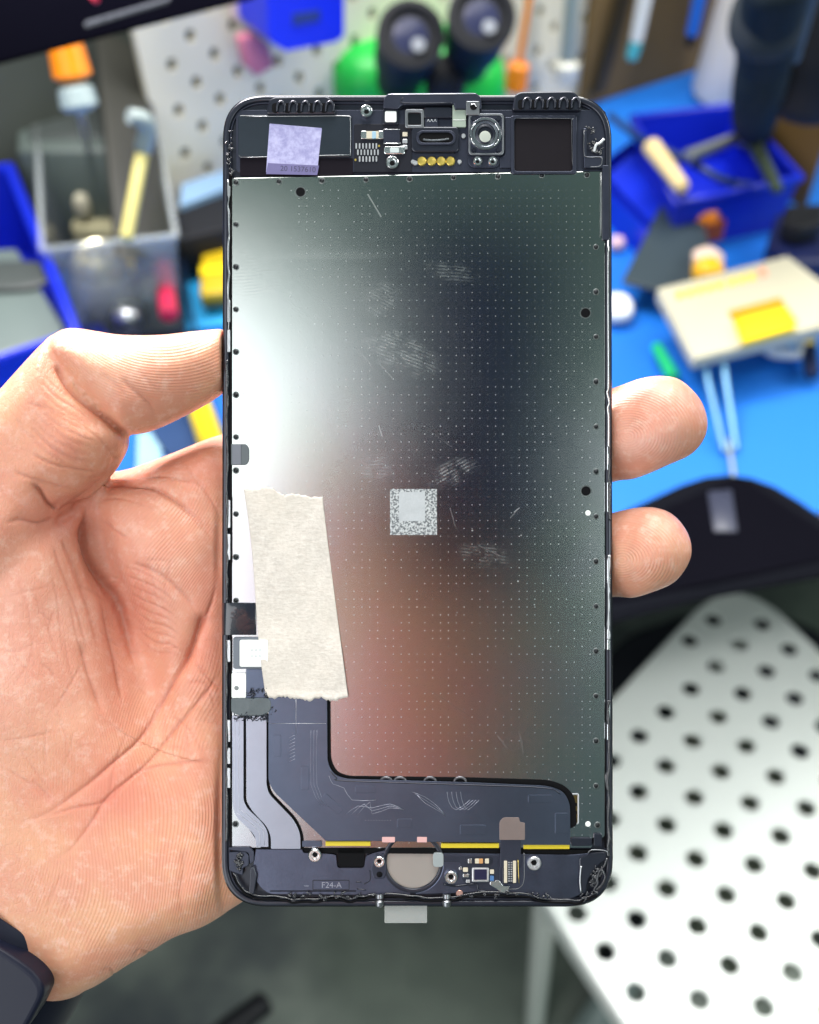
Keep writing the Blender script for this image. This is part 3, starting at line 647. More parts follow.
lathe('lug_hole', L(379.5, 874.5, .72), (0, 0, 1), [(.0006, 0), (.0005, .00005), (.0002, .0001)], M_void, cb, n=16)
# right board
bd = P('button_board', fillet([(441, 856), (498, 856), (499, 884), (494, 890), (470, 888), (462, 880), (460, 862), (441, 862)], 2), .3, .62, M_blk2, bevel=.05)
c2 = box('capacitor', 466, 858.5, 492, 864, .6, .95, M_blk, bd, r=1.5)
for x, m in ((468, M_sil), (475, M_cap), (479, mat('tan_part', (190, 140, 90), .4)), (485, M_cap)): box('solder_end', x, 858.8, x + 4, 863.6, .7, 1.08, m, bd, r=.6)
ch2 = box('chip', 474, 869.5, 487, 880, .6, 1.1, mat('deep_blue_chip', (30, 30, 70), .2, coat=.5, albedo=(.015, .014, .045)), bd, r=.8)
ring('chip_frame', rr(472, 868, 489, 882, 1), rr(474.5, 870, 486.5, 879.5, .8), .6, 1.0, M_silr, bd, bevel=.05)
for x, y, w_, h_, m in ((463, 868, 5, 4, M_cap), (463, 874, 6, 3.5, M_sil), (466, 880, 4, 3, M_silr), (490, 870, 4, 4, M_cap), (490, 876, 4, 5, mat('blue_part', (70, 110, 160), .4)), (459, 867, 3, 3, M_sil)): box('board_part', x, y, x + w_, y + h_, .6, 1.0, m, bd, r=.6)
kw = P('steel_keeper', fillet([(490, 882), (499, 880), (503, 886), (510, 886), (508, 891), (502, 893), (497, 889), (490, 885)], 2), .6, .95, M_sil, bd, bevel=.06)
cn2 = box('board_connector', 502.5, 860, 516.5, 884, .6, 1.15, M_blk, r=1)
for x in (504, 513): box('connector_bar', x, 861, x + 3.2, 883, 1.1, 1.35, M_cap, cn2, r=.5)
for i in range(9):
    for x in (508.2, 510.6): box('connector_pin', x, 862 + 2.3 * i, x + 1.6, 863.2 + 2.3 * i, 1.1, 1.32, M_silr, cn2, r=.2, bevel=0)
wire('cover_edge', [(524, 853), (524, 880), (519, 888), (512, 889), (503, 889)], .62, .08, M_metd2); wire('cover_edge', [(518, 860), (519, 883)], 1.2, .07, M_gold)
wire('cover_edge', [(443, 884), (455, 886), (476, 884), (478, 890), (486, 891)], .62, .2, M_blk)
lathe('copper_dot', L(459.5, 893.5, .6), (0, 0, 1), [(.0007, 0), (.0006, .0001)], mat('copper', (190, 150, 140), .35, .7), phone, n=16)
# left corner shapes
P('corner_block', fillet([(229, 852), (245, 851), (249, 856), (249, 866), (243, 868), (243, 876), (229, 871)], 2), -.3, .75, M_blk2, bevel=.25)
P('corner_fin', fillet([(250, 868), (254, 866), (257, 876), (254, 895), (249, 893)], 2), .3, 1.3, M_blk, bevel=.3)
P('corner_arm', fillet([(228, 850), (229, 847.5), (250, 847.5), (254, 852), (254, 862), (250, 864), (249, 854), (246, 852)], 1.5), .3, .9, M_blk2, bevel=.12)
crumbs(237, 862, 6, 8, 22, 21, z=.95); crumbs(596, 878, 6, 11, 18, 22, z=.85); crumbs(586, 896, 8, 3, 8, 23)
P('corner_block', fillet([(579, 858), (591, 853), (607, 852), (607, 860), (600, 864), (588, 880), (586, 894), (580, 894)], 2.5), -.3, .8, M_blk, bevel=.25)
wire('corner_wire', [(581, 866), (580, 880), (581, 893)], 1.0, .18, M_silr); wire('corner_wire', [(588, 853), (592, 850), (606, 851), (608, 856)], 1.0, .12, M_metd2)
for pts in ([(596, 884), (599, 872), (604, 866), (607, 858)], [(594, 876), (598, 882), (594, 890), (598, 893)], [(601, 869), (605, 876), (602, 884), (596, 890)]): wire('glue_string', pts, 1.1, .24, M_adh, frame)
# torn glue along the bottom edge
for pts in ([(233, 873), (240, 885), (254, 895), (275, 897), (300, 900), (330, 897), (352, 898), (376, 894)], [(384, 894), (410, 896), (446, 898), (480, 893), (520, 894), (556, 900), (580, 899), (597, 893)]):
    rgx = random.Random(9); q = [(u + rgx.uniform(-1, 1), v + rgx.uniform(-.9, .9), .75 + rgx.uniform(-.1, .15)) for u, v in cat(pts, 4)]
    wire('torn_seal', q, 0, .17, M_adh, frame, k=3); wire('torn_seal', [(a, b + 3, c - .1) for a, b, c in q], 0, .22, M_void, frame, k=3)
crumbs(340, 896, 55, 2.2, 20, 31, z=.85); crumbs(520, 896, 55, 2.2, 14, 32, z=.8)
for u, v in ((379.5, 900), (446.5, 900)):
    kb = lathe('edge_stud', L(u, v - 6, .5), (0, -1, .1), [(.0008, 0), (.0009, .0007), (.0006, .0010), (.00095, .0014), (.0008, .0022), (.0003, .0026)], M_metd2, phone, n=16)
box('etched_line', 270, 890.6, 356, 891.6, .5, .6, M_void, r=.3, bevel=0)
tx = text('F24-A', 331.5, 885.3, 6.0, .56, M_flexA, phone, 0, sx=1.0, name='part_number')
ring('number_frame', rr(312.5, 880, 334.5 + 15, 891.2 - 1, 1), rr(313.3, 880.8, 348.7, 889.4, .6), .5, .59, M_blk, tx and phone, bevel=0)
wire('small_mark', [(304, 886), (309, 886)], .56, .05, M_flexA)
for pts in ([(356, 882), (361, 882)], [(364, 884), (370, 880), (370, 870)], [(357, 889), (366, 890)]): wire('cover_edge', pts, .57, .12, M_blk)
# clear film tab hanging below
def film_material():
    t = NT('hazy_clear_film'); t.p(col=(.8, .82, .8), rough=.25, coat=.3, alpha=.22); t.m.blend_method = 'BLEND' if hasattr(t.m, 'blend_method') else None; return t.m
ft = box('film_tab', 384.5, 900, 427, 923, -.2, -.05, film_material(), r=1, bevel=0, label='clear plastic film tab hanging below the bottom edge')
# ================================================================== the hand: one continuous skin from a distance field
K = D / FPX * 1000                         # mm per measured unit at the phone plane
def mm(u, v, z=0.0):
    s = K * (1 - z / 1000 / D); return ((u - CU) * s, (CV - v) * s)
h_ = .62
X0, X1, Y0, Y1, Z0, Z1 = -122, 64, -128, 42, -54, 17
gx = np.arange(X0, X1, h_, dtype=np.float32); gy = np.arange(Y0, Y1, h_, dtype=np.float32); gz = np.arange(Z0, Z1, h_, dtype=np.float32)
GX, GY = np.meshgrid(gx, gy, indexing='ij')
def poly_sdf(pts, X, Y):
    """signed distance (negative inside) to a closed polygon in mm"""
    d = np.full(X.shape, 1e9, np.float32); inside = np.zeros(X.shape, bool); n = len(pts)
    for i in range(n):
        ax, ay = pts[i]; bx, by = pts[(i + 1) % n]; ex, ey = bx - ax, by - ay; wx, wy = X - ax, Y - ay
        t = np.clip((wx * ex + wy * ey) / (ex * ex + ey * ey + 1e-9), 0, 1)
        d = np.minimum(d, (wx - ex * t) ** 2 + (wy - ey * t) ** 2)
        c = (ay > Y) != (by > Y)
        inside ^= c & (X < (bx - ax) * (Y - ay) / (by - ay + 1e-12) + ax)
    d = np.sqrt(d); return np.where(inside, -d, d)
def gauss(u0, v0, su, sv=None, rot=0, X=None, Y=None):
    X = GX if X is None else X; Y = GY if Y is None else Y
    x0, y0 = mm(u0, v0); c, s = math.cos(math.radians(rot)), math.sin(math.radians(rot))
    dx, dy = X - x0, -(Y - y0); a = (dx * c + dy * s) / (su * K); b = (dy * c - dx * s) / ((sv or su) * K)
    return np.exp(-.5 * (a * a + b * b))
def smoothstep(a, b, x):
    t = np.clip((x - a) / (b - a), 0, 1); return t * t * (3 - 2 * t)
def inflate(pts_px, zc, H, R, z_ref=0, smooth=4):
    """rounded body with this outline: middle level zc, half thickness H, edge round-over R (all mm)"""
    pts = [mm(u, v, z_ref) for u, v in pts_px]
    pts = [tuple(p) for p in cat([(x, y, 0) for x, y in pts], smooth, closed=True)]
    pts = [(p[0], p[1]) for p in pts]
    q = np.maximum((poly_sdf(pts, GX, GY) + R) / R, 0)
    zc = zc if isinstance(zc, np.ndarray) else np.full(GX.shape, zc, np.float32)
    H = H if isinstance(H, np.ndarray) else np.full(GX.shape, H, np.float32)
    w_ = (gz[None, None, :] - zc[:, :, None]) / H[:, :, None]
    return ((np.sqrt((q * q)[:, :, None] + w_ * w_) - 1) * np.minimum(R, H)[:, :, None]).astype(np.float32)
def smin(a, b, k):
    h = np.clip(.5 + .5 * (b - a) / k, 0, 1); return b * (1 - h) + a * h - k * h * (1 - h)
def capsule(a, b, ra, rb):
    A, B = np.array(a), np.array(b); e = B - A
    P3 = (GX[:, :, None] - A[0], GY[:, :, None] - A[1], gz[None, None, :] - A[2])
    t = np.clip((P3[0] * e[0] + P3[1] * e[1] + P3[2] * e[2]) / (e @ e), 0, 1)
    return (np.sqrt((P3[0] - e[0] * t) ** 2 + (P3[1] - e[1] * t) ** 2 + (P3[2] - e[2] * t) ** 2) - (ra + (rb - ra) * t)).astype(np.float32)
U = GX / K + CU; V = CV - GY / K
# palm and wrist
palm_px = [(64, 474), (98, 470), (115, 470), (140, 464), (176, 450), (222, 432), (300, 412), (390, 408), (440, 440), (452, 560), (420, 680), (350, 800), (290, 872), (250, 900),
           (206, 926), (176, 937), (150, 953), (128, 966), (112, 977), (98, 986), (84, 993), (62, 1012), (20, 1075), (-30, 1160), (-200, 1160), (-200, 900), (-150, 760), (-110, 640), (-70, 530), (0, 480), (60, 500)]
zf = (-3.6 + 9.5 * gauss(5, 660, 75, 115, 8) + 3.5 * gauss(60, 880, 120, 80) + 2.8 * gauss(165, 550, 42, 50, 30) + 1.6 * gauss(180, 845, 50, 70) + 5 * gauss(40, 540, 40, 50)
      + 2.0 * gauss(150, 470, 40, 12, -20))
zf = zf - 2.2 * smoothstep(190, 232, U) - 7 * gauss(122, 640, 22, 85, -15) - 3.2 * gauss(95, 545, 11, 45, -8)
zf = np.minimum(zf, np.where(U > 214, -4.0, 50))
zb = -33.0 + 3 * gauss(0, 900, 120)
palm = inflate(palm_px, (zf + zb) / 2, (zf - zb) / 2, 11, z_ref=-14)
# thumb: lower and end segments
low_px = [(-60, 470), (-30, 430), (0, 398), (29, 366), (50, 344), (62, 340), (90, 372), (108, 398), (121, 420), (127.5, 434), (126.5, 448), (117, 466), (103, 483), (88, 498), (72, 510), (40, 560), (-20, 600), (-80, 590), (-90, 520)]
zlow = -1.5 + 2.5 * smoothstep(600, 400, V)
low = inflate(low_px, zlow, 12.0, 9.5)
end_px = [(50, 358), (56, 340), (70, 331), (84, 330.5), (100, 333), (126, 336.5), (160, 335.2), (187, 330.5), (205, 327.8), (222, 327.0), (233, 335), (238, 355), (233, 377), (222, 389), (205, 401.5), (176, 418.5), (152, 430.5), (133, 435), (121.6, 431.6), (97, 412.5), (73, 393.5), (58, 375)]
zend = 1.6 - 5.2 * smoothstep(110, 225, U)
Hend = 10.4 - 2.2 * smoothstep(150, 225, U) 
end = inflate(end_px, zend, Hend, 9.2)
f = smin(palm, low, 2.2)
f = smin(f, end, .8)
# fingers crossing behind the part, two of them reaching round its far edge
def fl(px, zc, H, R): return inflate(px, zc, H, R)
mid_px = [(520, 420), (560, 402), (613, 388), (636, 380.5), (656, 378.2), (677, 382), (697, 398.5), (705.5, 421), (702, 440), (689, 455), (666, 465), (641, 476), (628, 480), (613, 482), (560, 500), (520, 505)]
rin_px = [(520, 545), (560, 528), (613, 512.5), (631, 508), (648, 507.2), (666, 512), (679, 522.6), (687.5, 538), (688.8, 555), (681.5, 571), (669, 583), (648, 590.5), (628, 597), (613, 596.5), (560, 606), (520, 615)]
bend = -11.5 + 5.0 * smoothstep(600, 665, U) - 3.0 * smoothstep(670, 712, U)
bend2 = -11.0 + 5.0 * smoothstep(600, 655, U) - 3.0 * smoothstep(655, 695, U)
def m3(u, v, z): return (*mm(u, v, z), z)
fing = np.minimum(smin(inflate(mid_px, bend, 8.6, 8.4, z_ref=-10), capsule(m3(400, 480, -22), m3(545, 455, -16), 9.5, 8.6), 5),
                  smin(inflate(rin_px, bend2, 8.2, 8.0, z_ref=-10), capsule(m3(400, 570, -22), m3(545, 572, -15.5), 9.3, 8.2), 5))
f = smin(f, fing, 4)
f = smin(f, smin(capsule(m3(390, 440, -22), m3(500, 370, -22), 9.3, 8.2), capsule(m3(500, 370, -22), m3(575, 345, -14), 8.2, 6.6), 3), 4)
f = smin(f, smin(capsule(m3(380, 650, -22), m3(480, 670, -19), 8.6, 7.4), capsule(m3(480, 670, -19), m3(560, 680, -12), 7.4, 6.0), 3), 4)
# flesh gives way to the phone part
pxmin, pxmax = mm(221.2, 0)[0], mm(613.6, 0)[0]; pymin, pymax = mm(0, 908)[1], mm(0, 92)[1]
cx_, cy_ = (pxmin + pxmax) / 2, (pymin + pymax) / 2; rc_ = 9.0
qx = np.abs(GX - cx_) - (pxmax - pxmin) / 2 + rc_; qy = np.abs(GY - cy_) - (pymax - pymin) / 2 + rc_
d2 = np.hypot(np.maximum(qx, 0), np.maximum(qy, 0)) + np.minimum(np.maximum(qx, qy), 0) - rc_
slab = np.maximum(d2[:, :, None], -3.5 - gz[None, None, :])
f = np.maximum(f, -slab - .05).astype(np.float32)
# surface nets
def surface_nets(f):
    s = f < 0; nx, ny, nz = f.shape
    c = np.zeros((nx - 1, ny - 1, nz - 1), np.uint8)
    for i in (0, 1):
        for j in (0, 1):
            for k in (0, 1): c += s[i:nx - 1 + i, j:ny - 1 + j, k:nz - 1 + k]
    act = (c > 0) & (c < 8); idx = np.full(act.shape, -1, np.int64); cells = np.argwhere(act); idx[act] = np.arange(len(cells))
    acc = np.zeros((len(cells), 3)); cnt = np.zeros(len(cells)); cor = [(i, j, k) for i in (0, 1) for j in (0, 1) for k in (0, 1)]
    F = {q: f[cells[:, 0] + q[0], cells[:, 1] + q[1], cells[:, 2] + q[2]] for q in cor}
    for a in cor:
        for ax in range(3):
            if a[ax] == 0:
                b = tuple(1 if m == ax else a[m] for m in range(3)); fa_, fb_ = F[a], F[b]; m = (fa_ < 0) != (fb_ < 0)
                t = np.where(m, fa_ / np.where(m, fa_ - fb_, 1), 0)
                for q in range(3): acc[:, q] += np.where(m, a[q] + (t if q == ax else 0), 0)
                cnt += m
    vs = cells + acc / cnt[:, None]; faces = []
    for ax in range(3):
        sl = [slice(None)] * 3; sl2 = [slice(None)] * 3; sl[ax] = slice(0, -1); sl2[ax] = slice(1, None)
        e = s[tuple(sl)] != s[tuple(sl2)]; g = np.argwhere(e); o1, o2 = [m for m in range(3) if m != ax]
        g = g[(g[:, o1] > 0) & (g[:, o2] > 0) & (g[:, o1] < f.shape[o1] - 1) & (g[:, o2] < f.shape[o2] - 1)]
        def at(d1, d2_):
            q = g.copy(); q[:, o1] -= d1; q[:, o2] -= d2_; return idx[q[:, 0], q[:, 1], q[:, 2]]
        quad = np.stack([at(0, 0), at(1, 0), at(1, 1), at(0, 1)], 1)
        flip = ~(s[g[:, 0], g[:, 1], g[:, 2]] ^ (ax == 1)); quad[flip] = quad[flip][:, ::-1]; faces.append(quad)
    return vs, np.concatenate(faces)
vs, fcs = surface_nets(f)
co = np.stack([X0 + vs[:, 0] * h_, Y0 + vs[:, 1] * h_, Z0 + vs[:, 2] * h_], 1)
del palm, low, end, fing, slab
# relax, keeping the outline
ed = np.concatenate([fcs[:, [0, 1]], fcs[:, [1, 2]], fcs[:, [2, 3]], fcs[:, [3, 0]]])
def relax(co, n, lam=.5):
    N = len(co); deg = np.bincount(ed[:, 0], minlength=N) + np.bincount(ed[:, 1], minlength=N)
    for it in range(n):
        for l in (lam, -lam * 1.03):
            a = np.stack([np.bincount(ed[:, 0], co[ed[:, 1], q], N) + np.bincount(ed[:, 1], co[ed[:, 0], q], N) for q in range(3)], 1) / np.maximum(deg, 1)[:, None]
            co = co + l * (a - co)
    return co
co = relax(co, 6)
def to_mesh(name, co, quads):
    me = bpy.data.meshes.new(name); me.vertices.add(len(co)); me.vertices.foreach_set('co', (co / 1000).astype(np.float32).ravel())
    me.loops.add(len(quads) * 4); me.loops.foreach_set('vertex_index', quads.ravel().astype(np.int32))
    me.polygons.add(len(quads)); me.polygons.foreach_set('loop_start', np.arange(len(quads), dtype=np.int32) * 4)
    me.update(calc_edges=True); return me
me = to_mesh('hand', co, fcs)
hand = bpy.data.objects.new('hand', me); COL.objects.link(hand)
sd = hand.modifiers.new('s', 'SUBSURF'); sd.levels = 1
bpy.context.view_layer.update(); dg = bpy.context.evaluated_depsgraph_get()
me2 = bpy.data.meshes.new_from_object(hand.evaluated_get(dg)); hand.modifiers.clear(); hand.data = me2; me = me2; me.name = 'hand'
N = len(me.vertices); co = np.zeros(N * 3, np.float32); me.vertices.foreach_get('co', co); co = co.reshape(-1, 3) * 1000.
nr = np.zeros(N * 3, np.float32); me.vertices.foreach_get('normal', nr); nr = nr.reshape(-1, 3)
# each vertex in measured units of the photo plane
sc_ = 1 - co[:, 2] / 1000 / D
u = co[:, 0] / (K * sc_) + CU; v = CV - co[:, 1] / (K * sc_); front = smoothstep(-.1, .35, nr[:, 2])
def pdist(pts):
    P_ = [(p.x, p.y) for p in cat([(a, b, 0) for a, b in pts], 5)]; d = np.full(N, 1e9); tt = np.zeros(N); m = len(P_) - 1
    for i in range(m):
        ax, ay = P_[i]; ex, ey = P_[i + 1][0] - ax, P_[i + 1][1] - ay
        t = np.clip(((u - ax) * ex + (v - ay) * ey) / (ex * ex + ey * ey + 1e-9), 0, 1)
        q = np.hypot(u - ax - ex * t, v - ay - ey * t); k = q < d; d = np.where(k, q, d); tt = np.where(k, (i + t) / m, tt)
    return d, tt
disp = np.zeros(N); red = np.zeros(N)
def crease(pts, depth, wd, soft=0, sdep=0, redness=.5, taper=(1, 1)):
    """depth mm, widths in measured units; optional soft shoulder"""
    global disp, red
    d, t = pdist(pts)
    tp_ = np.ones(N)
    if taper[0]: tp_ = tp_ * smoothstep(0, .18, t)
    if taper[1]: tp_ = tp_ * smoothstep(1, .6, t)
    tp_ = np.maximum(tp_, 0)
    disp -= depth * np.exp(-(d / wd) ** 2) * tp_ * front
    if soft: disp -= sdep * np.exp(-(d / soft) ** 2) * tp_ * front
    red = np.maximum(red, redness * np.exp(-(d / (wd * 1.7)) ** 2) * tp_)
# --- thumb
crease([(55.5, 362), (60, 374), (73, 393.5), (97, 412.5), (112, 424), (122, 433)], .45, 1.9, 6, .25, .9, (1, 0))
crease([(117, 460), (106, 479), (90, 494), (76, 503), (62, 512), (52, 520)], .6, 2.4, 9, .4, .8, (0, 1))
crease([(62, 512), (50, 505), (40, 490), (28, 482)], .7, 2.2, 8, .5, .5)
crease([(58, 518), (40, 524), (20, 520), (2, 524)], .35, 2, 8, .3, .4)
for i in range(9):
    o = i * 8.2
    crease([(38 - i * 2.2 + 4, 372 + o * .9), (56 - i, 388 + o), (78, 402 + o * 1.02), (96 + min(i, 3) * 5, 424 + o * .72)], .10 + .08 * (i % 3 == 1), 1.1, redness=.25)
crease([(28, 452), (52, 464), (80, 470), (108, 474)], .3, 1.3, redness=.35); crease([(10, 470), (30, 478), (60, 486), (84, 490)], .25, 1.3, redness=.35)
crease([(118, 376), (136, 392), (150, 404), (158, 420)], .28, 2.2, 8, .2, .25); crease([(100, 372), (118, 388), (130, 402)], .14, 2, redness=.15); crease([(136, 368), (150, 384), (168, 398)], .12, 2, redness=.15)
# --- deep fold between thumb base and palm
crease([(87, 497), (90, 527), (94, 553), (106, 580), (117, 603), (126, 628), (133, 655), (138, 672)], 1.5, 2.6, 13, 2.4, .8, (1, 1))
crease([(87, 500), (76, 512), (62, 520), (54, 530)], .6, 3.5, 9, .5, .6, (0, 1))
crease([(92, 545), (86, 535), (88, 515)], .5, 2, redness=.5)
crease([(58, 530), (68, 552), (80, 580), (90, 612), (98, 640), (104, 664)], .30, 2.4, 7, .35, .35)
crease([(52, 540), (60, 565), (74, 600), (84, 634), (92, 668)], .22, 1.6, 6, .2, .3)
crease([(104, 600), (110, 630), (116, 660), (121, 690), (124, 706)], .45, 1.8, 6, .4, .4)
crease([(80, 640), (88, 672), (98, 700), (106, 718)], .35, 1.8, 6, .35, .35)
crease([(70, 600), (78, 640), (86, 660)], .15, 1.3, redness=.2); crease([(64, 630), (70, 668), (82, 700)], .12, 1.3, redness=.2)
crease([(50, 570), (58, 600), (62, 640), (70, 680)], .10, 1.3, redness=.2)
# --- mound below the index finger
crease([(99, 486), (112, 481), (126, 482), (152, 487), (168, 496), (184, 508), (204, 527), (220, 548)], .75, 2.0, 9, .8, .5, (0, 1))
crease([(112, 476), (140, 474), (170, 476), (196, 484), (222, 500)], .22, 1.6, 6, .3, .3); crease([(180, 460), (196, 480), (212, 500), (224, 528)], .25, 1.5, redness=.3)
crease([(98, 500), (120, 498), (146, 506), (166, 520)], .18, 1.5, redness=.25)
crease([(100, 520), (116, 532), (132, 542)], .22, 1.5, redness=.3)
for i in range(9):
    y = 566 + i * 9.0
    crease([(118 + i * 2, y), (140 + i * 2, y + 6 + i), (164 + i, y + 20 - i * .5), (190 - abs(i - 4), y + 42 - i * 2)], .10 + .07 * (i % 2), 1.2, redness=.28)
crease([(128, 562), (160, 575), (186, 598), (200, 620)], .3, 1.6, 5, .2, .35)
# --- long lines of the palm
crease([(218, 575), (213, 600), (203, 626), (188, 656), (164, 698), (141, 738), (111, 765), (85, 787), (44, 815), (0, 827)], .38, 1.5, 5, .25, .75, (1, 1))
crease([(206, 612), (198, 632), (186, 660), (170, 686)], .9, 2.4, 9, .9, .6)
crease([(222, 668), (209, 689), (176, 728), (146, 765), (108, 797), (92, 822), (72, 848), (54, 862)], .26, 1.3, 4, .1, .7)
crease([(222, 759), (190, 762), (141, 771), (108, 800), (76, 808), (50, 815), (20, 822)], .16, 1.2, redness=.65)
crease([(222, 690), (212, 682), (200, 668), (190, 656)], .28, 1.3, redness=.4); crease([(186, 684), (200, 682), (214, 690)], .14, 1.1, redness=.3)
crease([(128, 748), (150, 744), (180, 748), (200, 756)], .10, 1.1, redness=.3); crease([(110, 800), (112, 776), (120, 750), (128, 730)], .14, 1.1, redness=.4)
crease([(164, 760), (164, 730), (168, 700)], .08, 1, redness=.2); crease([(188, 755), (186, 730), (180, 706)], .08, 1, redness=.2); crease([(195, 720), (215, 722), (224, 726)], .1, 1.1, redness=.25)
crease([(30, 780), (44, 792), (56, 806)], .14, 1.4, redness=.3)
# --- faint lines on the thumb base
for q in ([(0, 598), (34, 590), (60, 584)], [(0, 742), (34, 736), (70, 728)], [(10, 690), (30, 660), (36, 620)], [(40, 600), (52, 640), (68, 690)], [(0, 652), (20, 650), (44, 640)], [(12, 560), (30, 620), (34, 690)], [(52, 700), (64, 730), (70, 770)]):
    crease(q, .07, 1.2, redness=.22)
# --- heel of the hand
crease([(182, 848), (184, 870), (180, 900), (190, 930)], .18, 2.0, 6, .2, .15); crease([(66, 868), (50, 900), (46, 930)], .08, 1.3, redness=.15)
crease([(150, 953), (140, 950), (132, 958)], .3, 1.5, redness=.2, taper=(0, 1)); crease([(116, 978), (110, 968), (100, 972)], .25, 1.4, redness=.2, taper=(0, 1))
rf_ = random.Random(17)
for i in range(34):                        # fine skin lines across the palm and thumb base
    x_, y_ = ((rf_.uniform(0, 90), rf_.uniform(560, 800)) if i % 3 == 0 else (rf_.uniform(100, 210), rf_.uniform(500, 760)) if i % 3 == 1 else (rf_.uniform(10, 110), rf_.uniform(400, 480)))
    an_ = math.radians((rf_.gauss(70, 25)) if i % 3 == 0 else rf_.gauss(35, 30) if i % 3 == 1 else rf_.gauss(40, 12)); ln_ = rf_.uniform(14, 38)
    dx_, dy_ = math.cos(an_) * ln_, math.sin(an_) * ln_; k_ = rf_.uniform(-5, 5)
    crease([(x_ - dx_, y_ - dy_), (x_ - k_, y_ + k_), (x_ + dx_, y_ + dy_)], rf_.uniform(.06, .14), 1.1, redness=rf_.uniform(.15, .35))
# soft irregular flesh
rs_ = np.random.default_rng(3)
for i in range(70):
    uu, vv = rs_.uniform(-40, 225), rs_.uniform(440, 960); sg = rs_.uniform(8, 26)
    disp += rs_.uniform(-.22, .22) * np.exp(-((u - uu) ** 2 + (v - vv) ** 2) / (2 * sg * sg)) * front
# skin pressed by the part stays clear of it
lim = smoothstep(222, 217, u) + (u > 616) + (v > 912); co2 = co + nr * (np.where(disp > 0, disp * np.clip(lim, 0, 1), disp))[:, None]
me.vertices.foreach_set('co', (co2 / 1000).astype(np.float32).ravel())
# friction ridges: a phase that follows each pad
ph = np.zeros(N); am = np.zeros(N)
def pad(phase, mask):
    global ph, am
    k = mask > am; ph = np.where(k, phase, ph); am = np.maximum(am, mask)
def G(a, b, su, sv=None): return np.exp(-.5 * (((u - a) / su) ** 2 + ((v - b) / (sv or su)) ** 2))
wob = 2.4 * np.sin(u / 31 + v / 47) + 1.6 * np.sin(v / 23 - u / 37)
TAU = 2 * math.pi
pad(TAU * (np.hypot((u - 628) * .9, (v - 436) * 1.15) + wob * .4) / 2.9, np.clip(1.3 * G(666, 425, 34, 34), 0, 1) * (u > 600))
pad(TAU * (np.hypot((u - 622) * .9, (v - 560) * 1.15) + wob * .4) / 2.9, np.clip(1.3 * G(655, 548, 32, 34), 0, 1) * (u > 600))
pad(TAU * (v * .9 + (u - 170) ** 2 * .004 + wob) / 2.9, np.clip(1.1 * G(165, 372, 44, 30), 0, 1) * (v < 437))
pad(TAU * ((u - 60) + (v - 900) * .10 + .0016 * (v - 860) ** 2 + wob * 2) / 3.2, np.clip(1.3 * G(160, 860, 75, 90), 0, 1) * (u < 400))
pad(TAU * (v * .55 + u * .85 + wob * 2) / 3.1, np.clip(1.1 * G(165, 560, 50, 60), 0, 1) * (v > 480) * (u < 400))
pad(TAU * (v * .35 + u * .9 + wob * 2) / 3.1, np.clip(.8 * G(190, 720, 60, 60), 0, 1) * (u < 400))
for nm, arr in (('ridge_phase', ph), ('ridge_amount', am * front), ('redness', np.clip(red, 0, 1) * front)):
    a = me.attributes.new(nm, 'FLOAT', 'POINT'); a.data.foreach_set('value', arr.astype(np.float32))
# natural colour of the palm: yellower heel, pinker pads; flush also paints shade into the palm valley
warm = np.clip(.8 * G(30, 640, 70, 90) + .9 * G(650, 440, 45, 90) * (u > 600) + .5 * G(165, 560, 50, 50) + .5 * G(140, 385, 40, 26), 0, 1)
flush_shade = np.clip(.85 * G(120, 800, 60, 30) + .7 * G(60, 520, 42, 20) + .5 * G(208, 470, 20, 26) + .6 * G(125, 640, 26, 70) + .75 * G(208, 640, 20, 70) + .45 * G(30, 460, 50, 36), 0, 1)
for nm, arr in (('pink_pad', warm), ('flush_shade', flush_shade)):
    a = me.attributes.new(nm, 'FLOAT', 'POINT'); a.data.foreach_set('value', arr.astype(np.float32))
def skin_material():
    t = NT('palm_skin'); red_, wm, fl_ = t.attr('redness'), t.attr('pink_pad'), t.attr('flush_shade')
    n1 = t.noise(90, 4, .6); n2 = t.noise(420, 4, .7); n3 = t.noise(1500, 2, .6)
    c = t.mix(wm, (.69, .355, .215), (.71, .355, .28)); c = t.mix(t.ramp(n1, .36, .62, 0, .75), c, (.65, .28, .19))
    c = t.mix(t.ramp(n2, .48, .7, 0, .5), c, (.80, .52, .42)); c = t.mix(t.M('MULTIPLY', fl_, .7), c, (.58, .17, .12)); c = t.mix(t.M('MULTIPLY', red_, .52), c, (.46, .10, .06))
    ph_, am_ = t.attr('ridge_phase'), t.attr('ridge_amount'); rd = t.M('MULTIPLY', t.M('SINE', ph_), am_)
    t.p(col=c, rough=t.M('ADD', .34, t.M('MULTIPLY', n2, .16)), sss=.35, spec=.42)
    t.b.inputs['Subsurface Radius'].default_value = (1.0, .35, .2); t.b.inputs['Subsurface Scale'].default_value = .0022
    v_ = t.n('ShaderNodeTexVoronoi', feature='DISTANCE_TO_EDGE'); t.set(v_.inputs['Vector'], t.stretch((1300, 700, 900), .5)); v_.inputs['Scale'].default_value = 1.0
    fine = t.ramp(v_.outputs['Distance'], 0, .16)
    h = t.M('ADD', t.M('MULTIPLY', rd, t.ramp(t.noise(55, 3, .6), .3, .7, .1, .42)), t.M('ADD', t.M('MULTIPLY', n2, .8), t.M('MULTIPLY', fine, t.M('MULTIPLY', .3, t.M('SUBTRACT', 1.0, am_)))))
    t.bump(h, .7, .00013); return t.m
me.materials.append(skin_material()); me.polygons.foreach_set('use_smooth', [True] * len(me.polygons)); hand.matrix_world = PF
tag(hand, 'bare left hand with open palm gripping the phone part between thumb and two fingertips', 'hand')
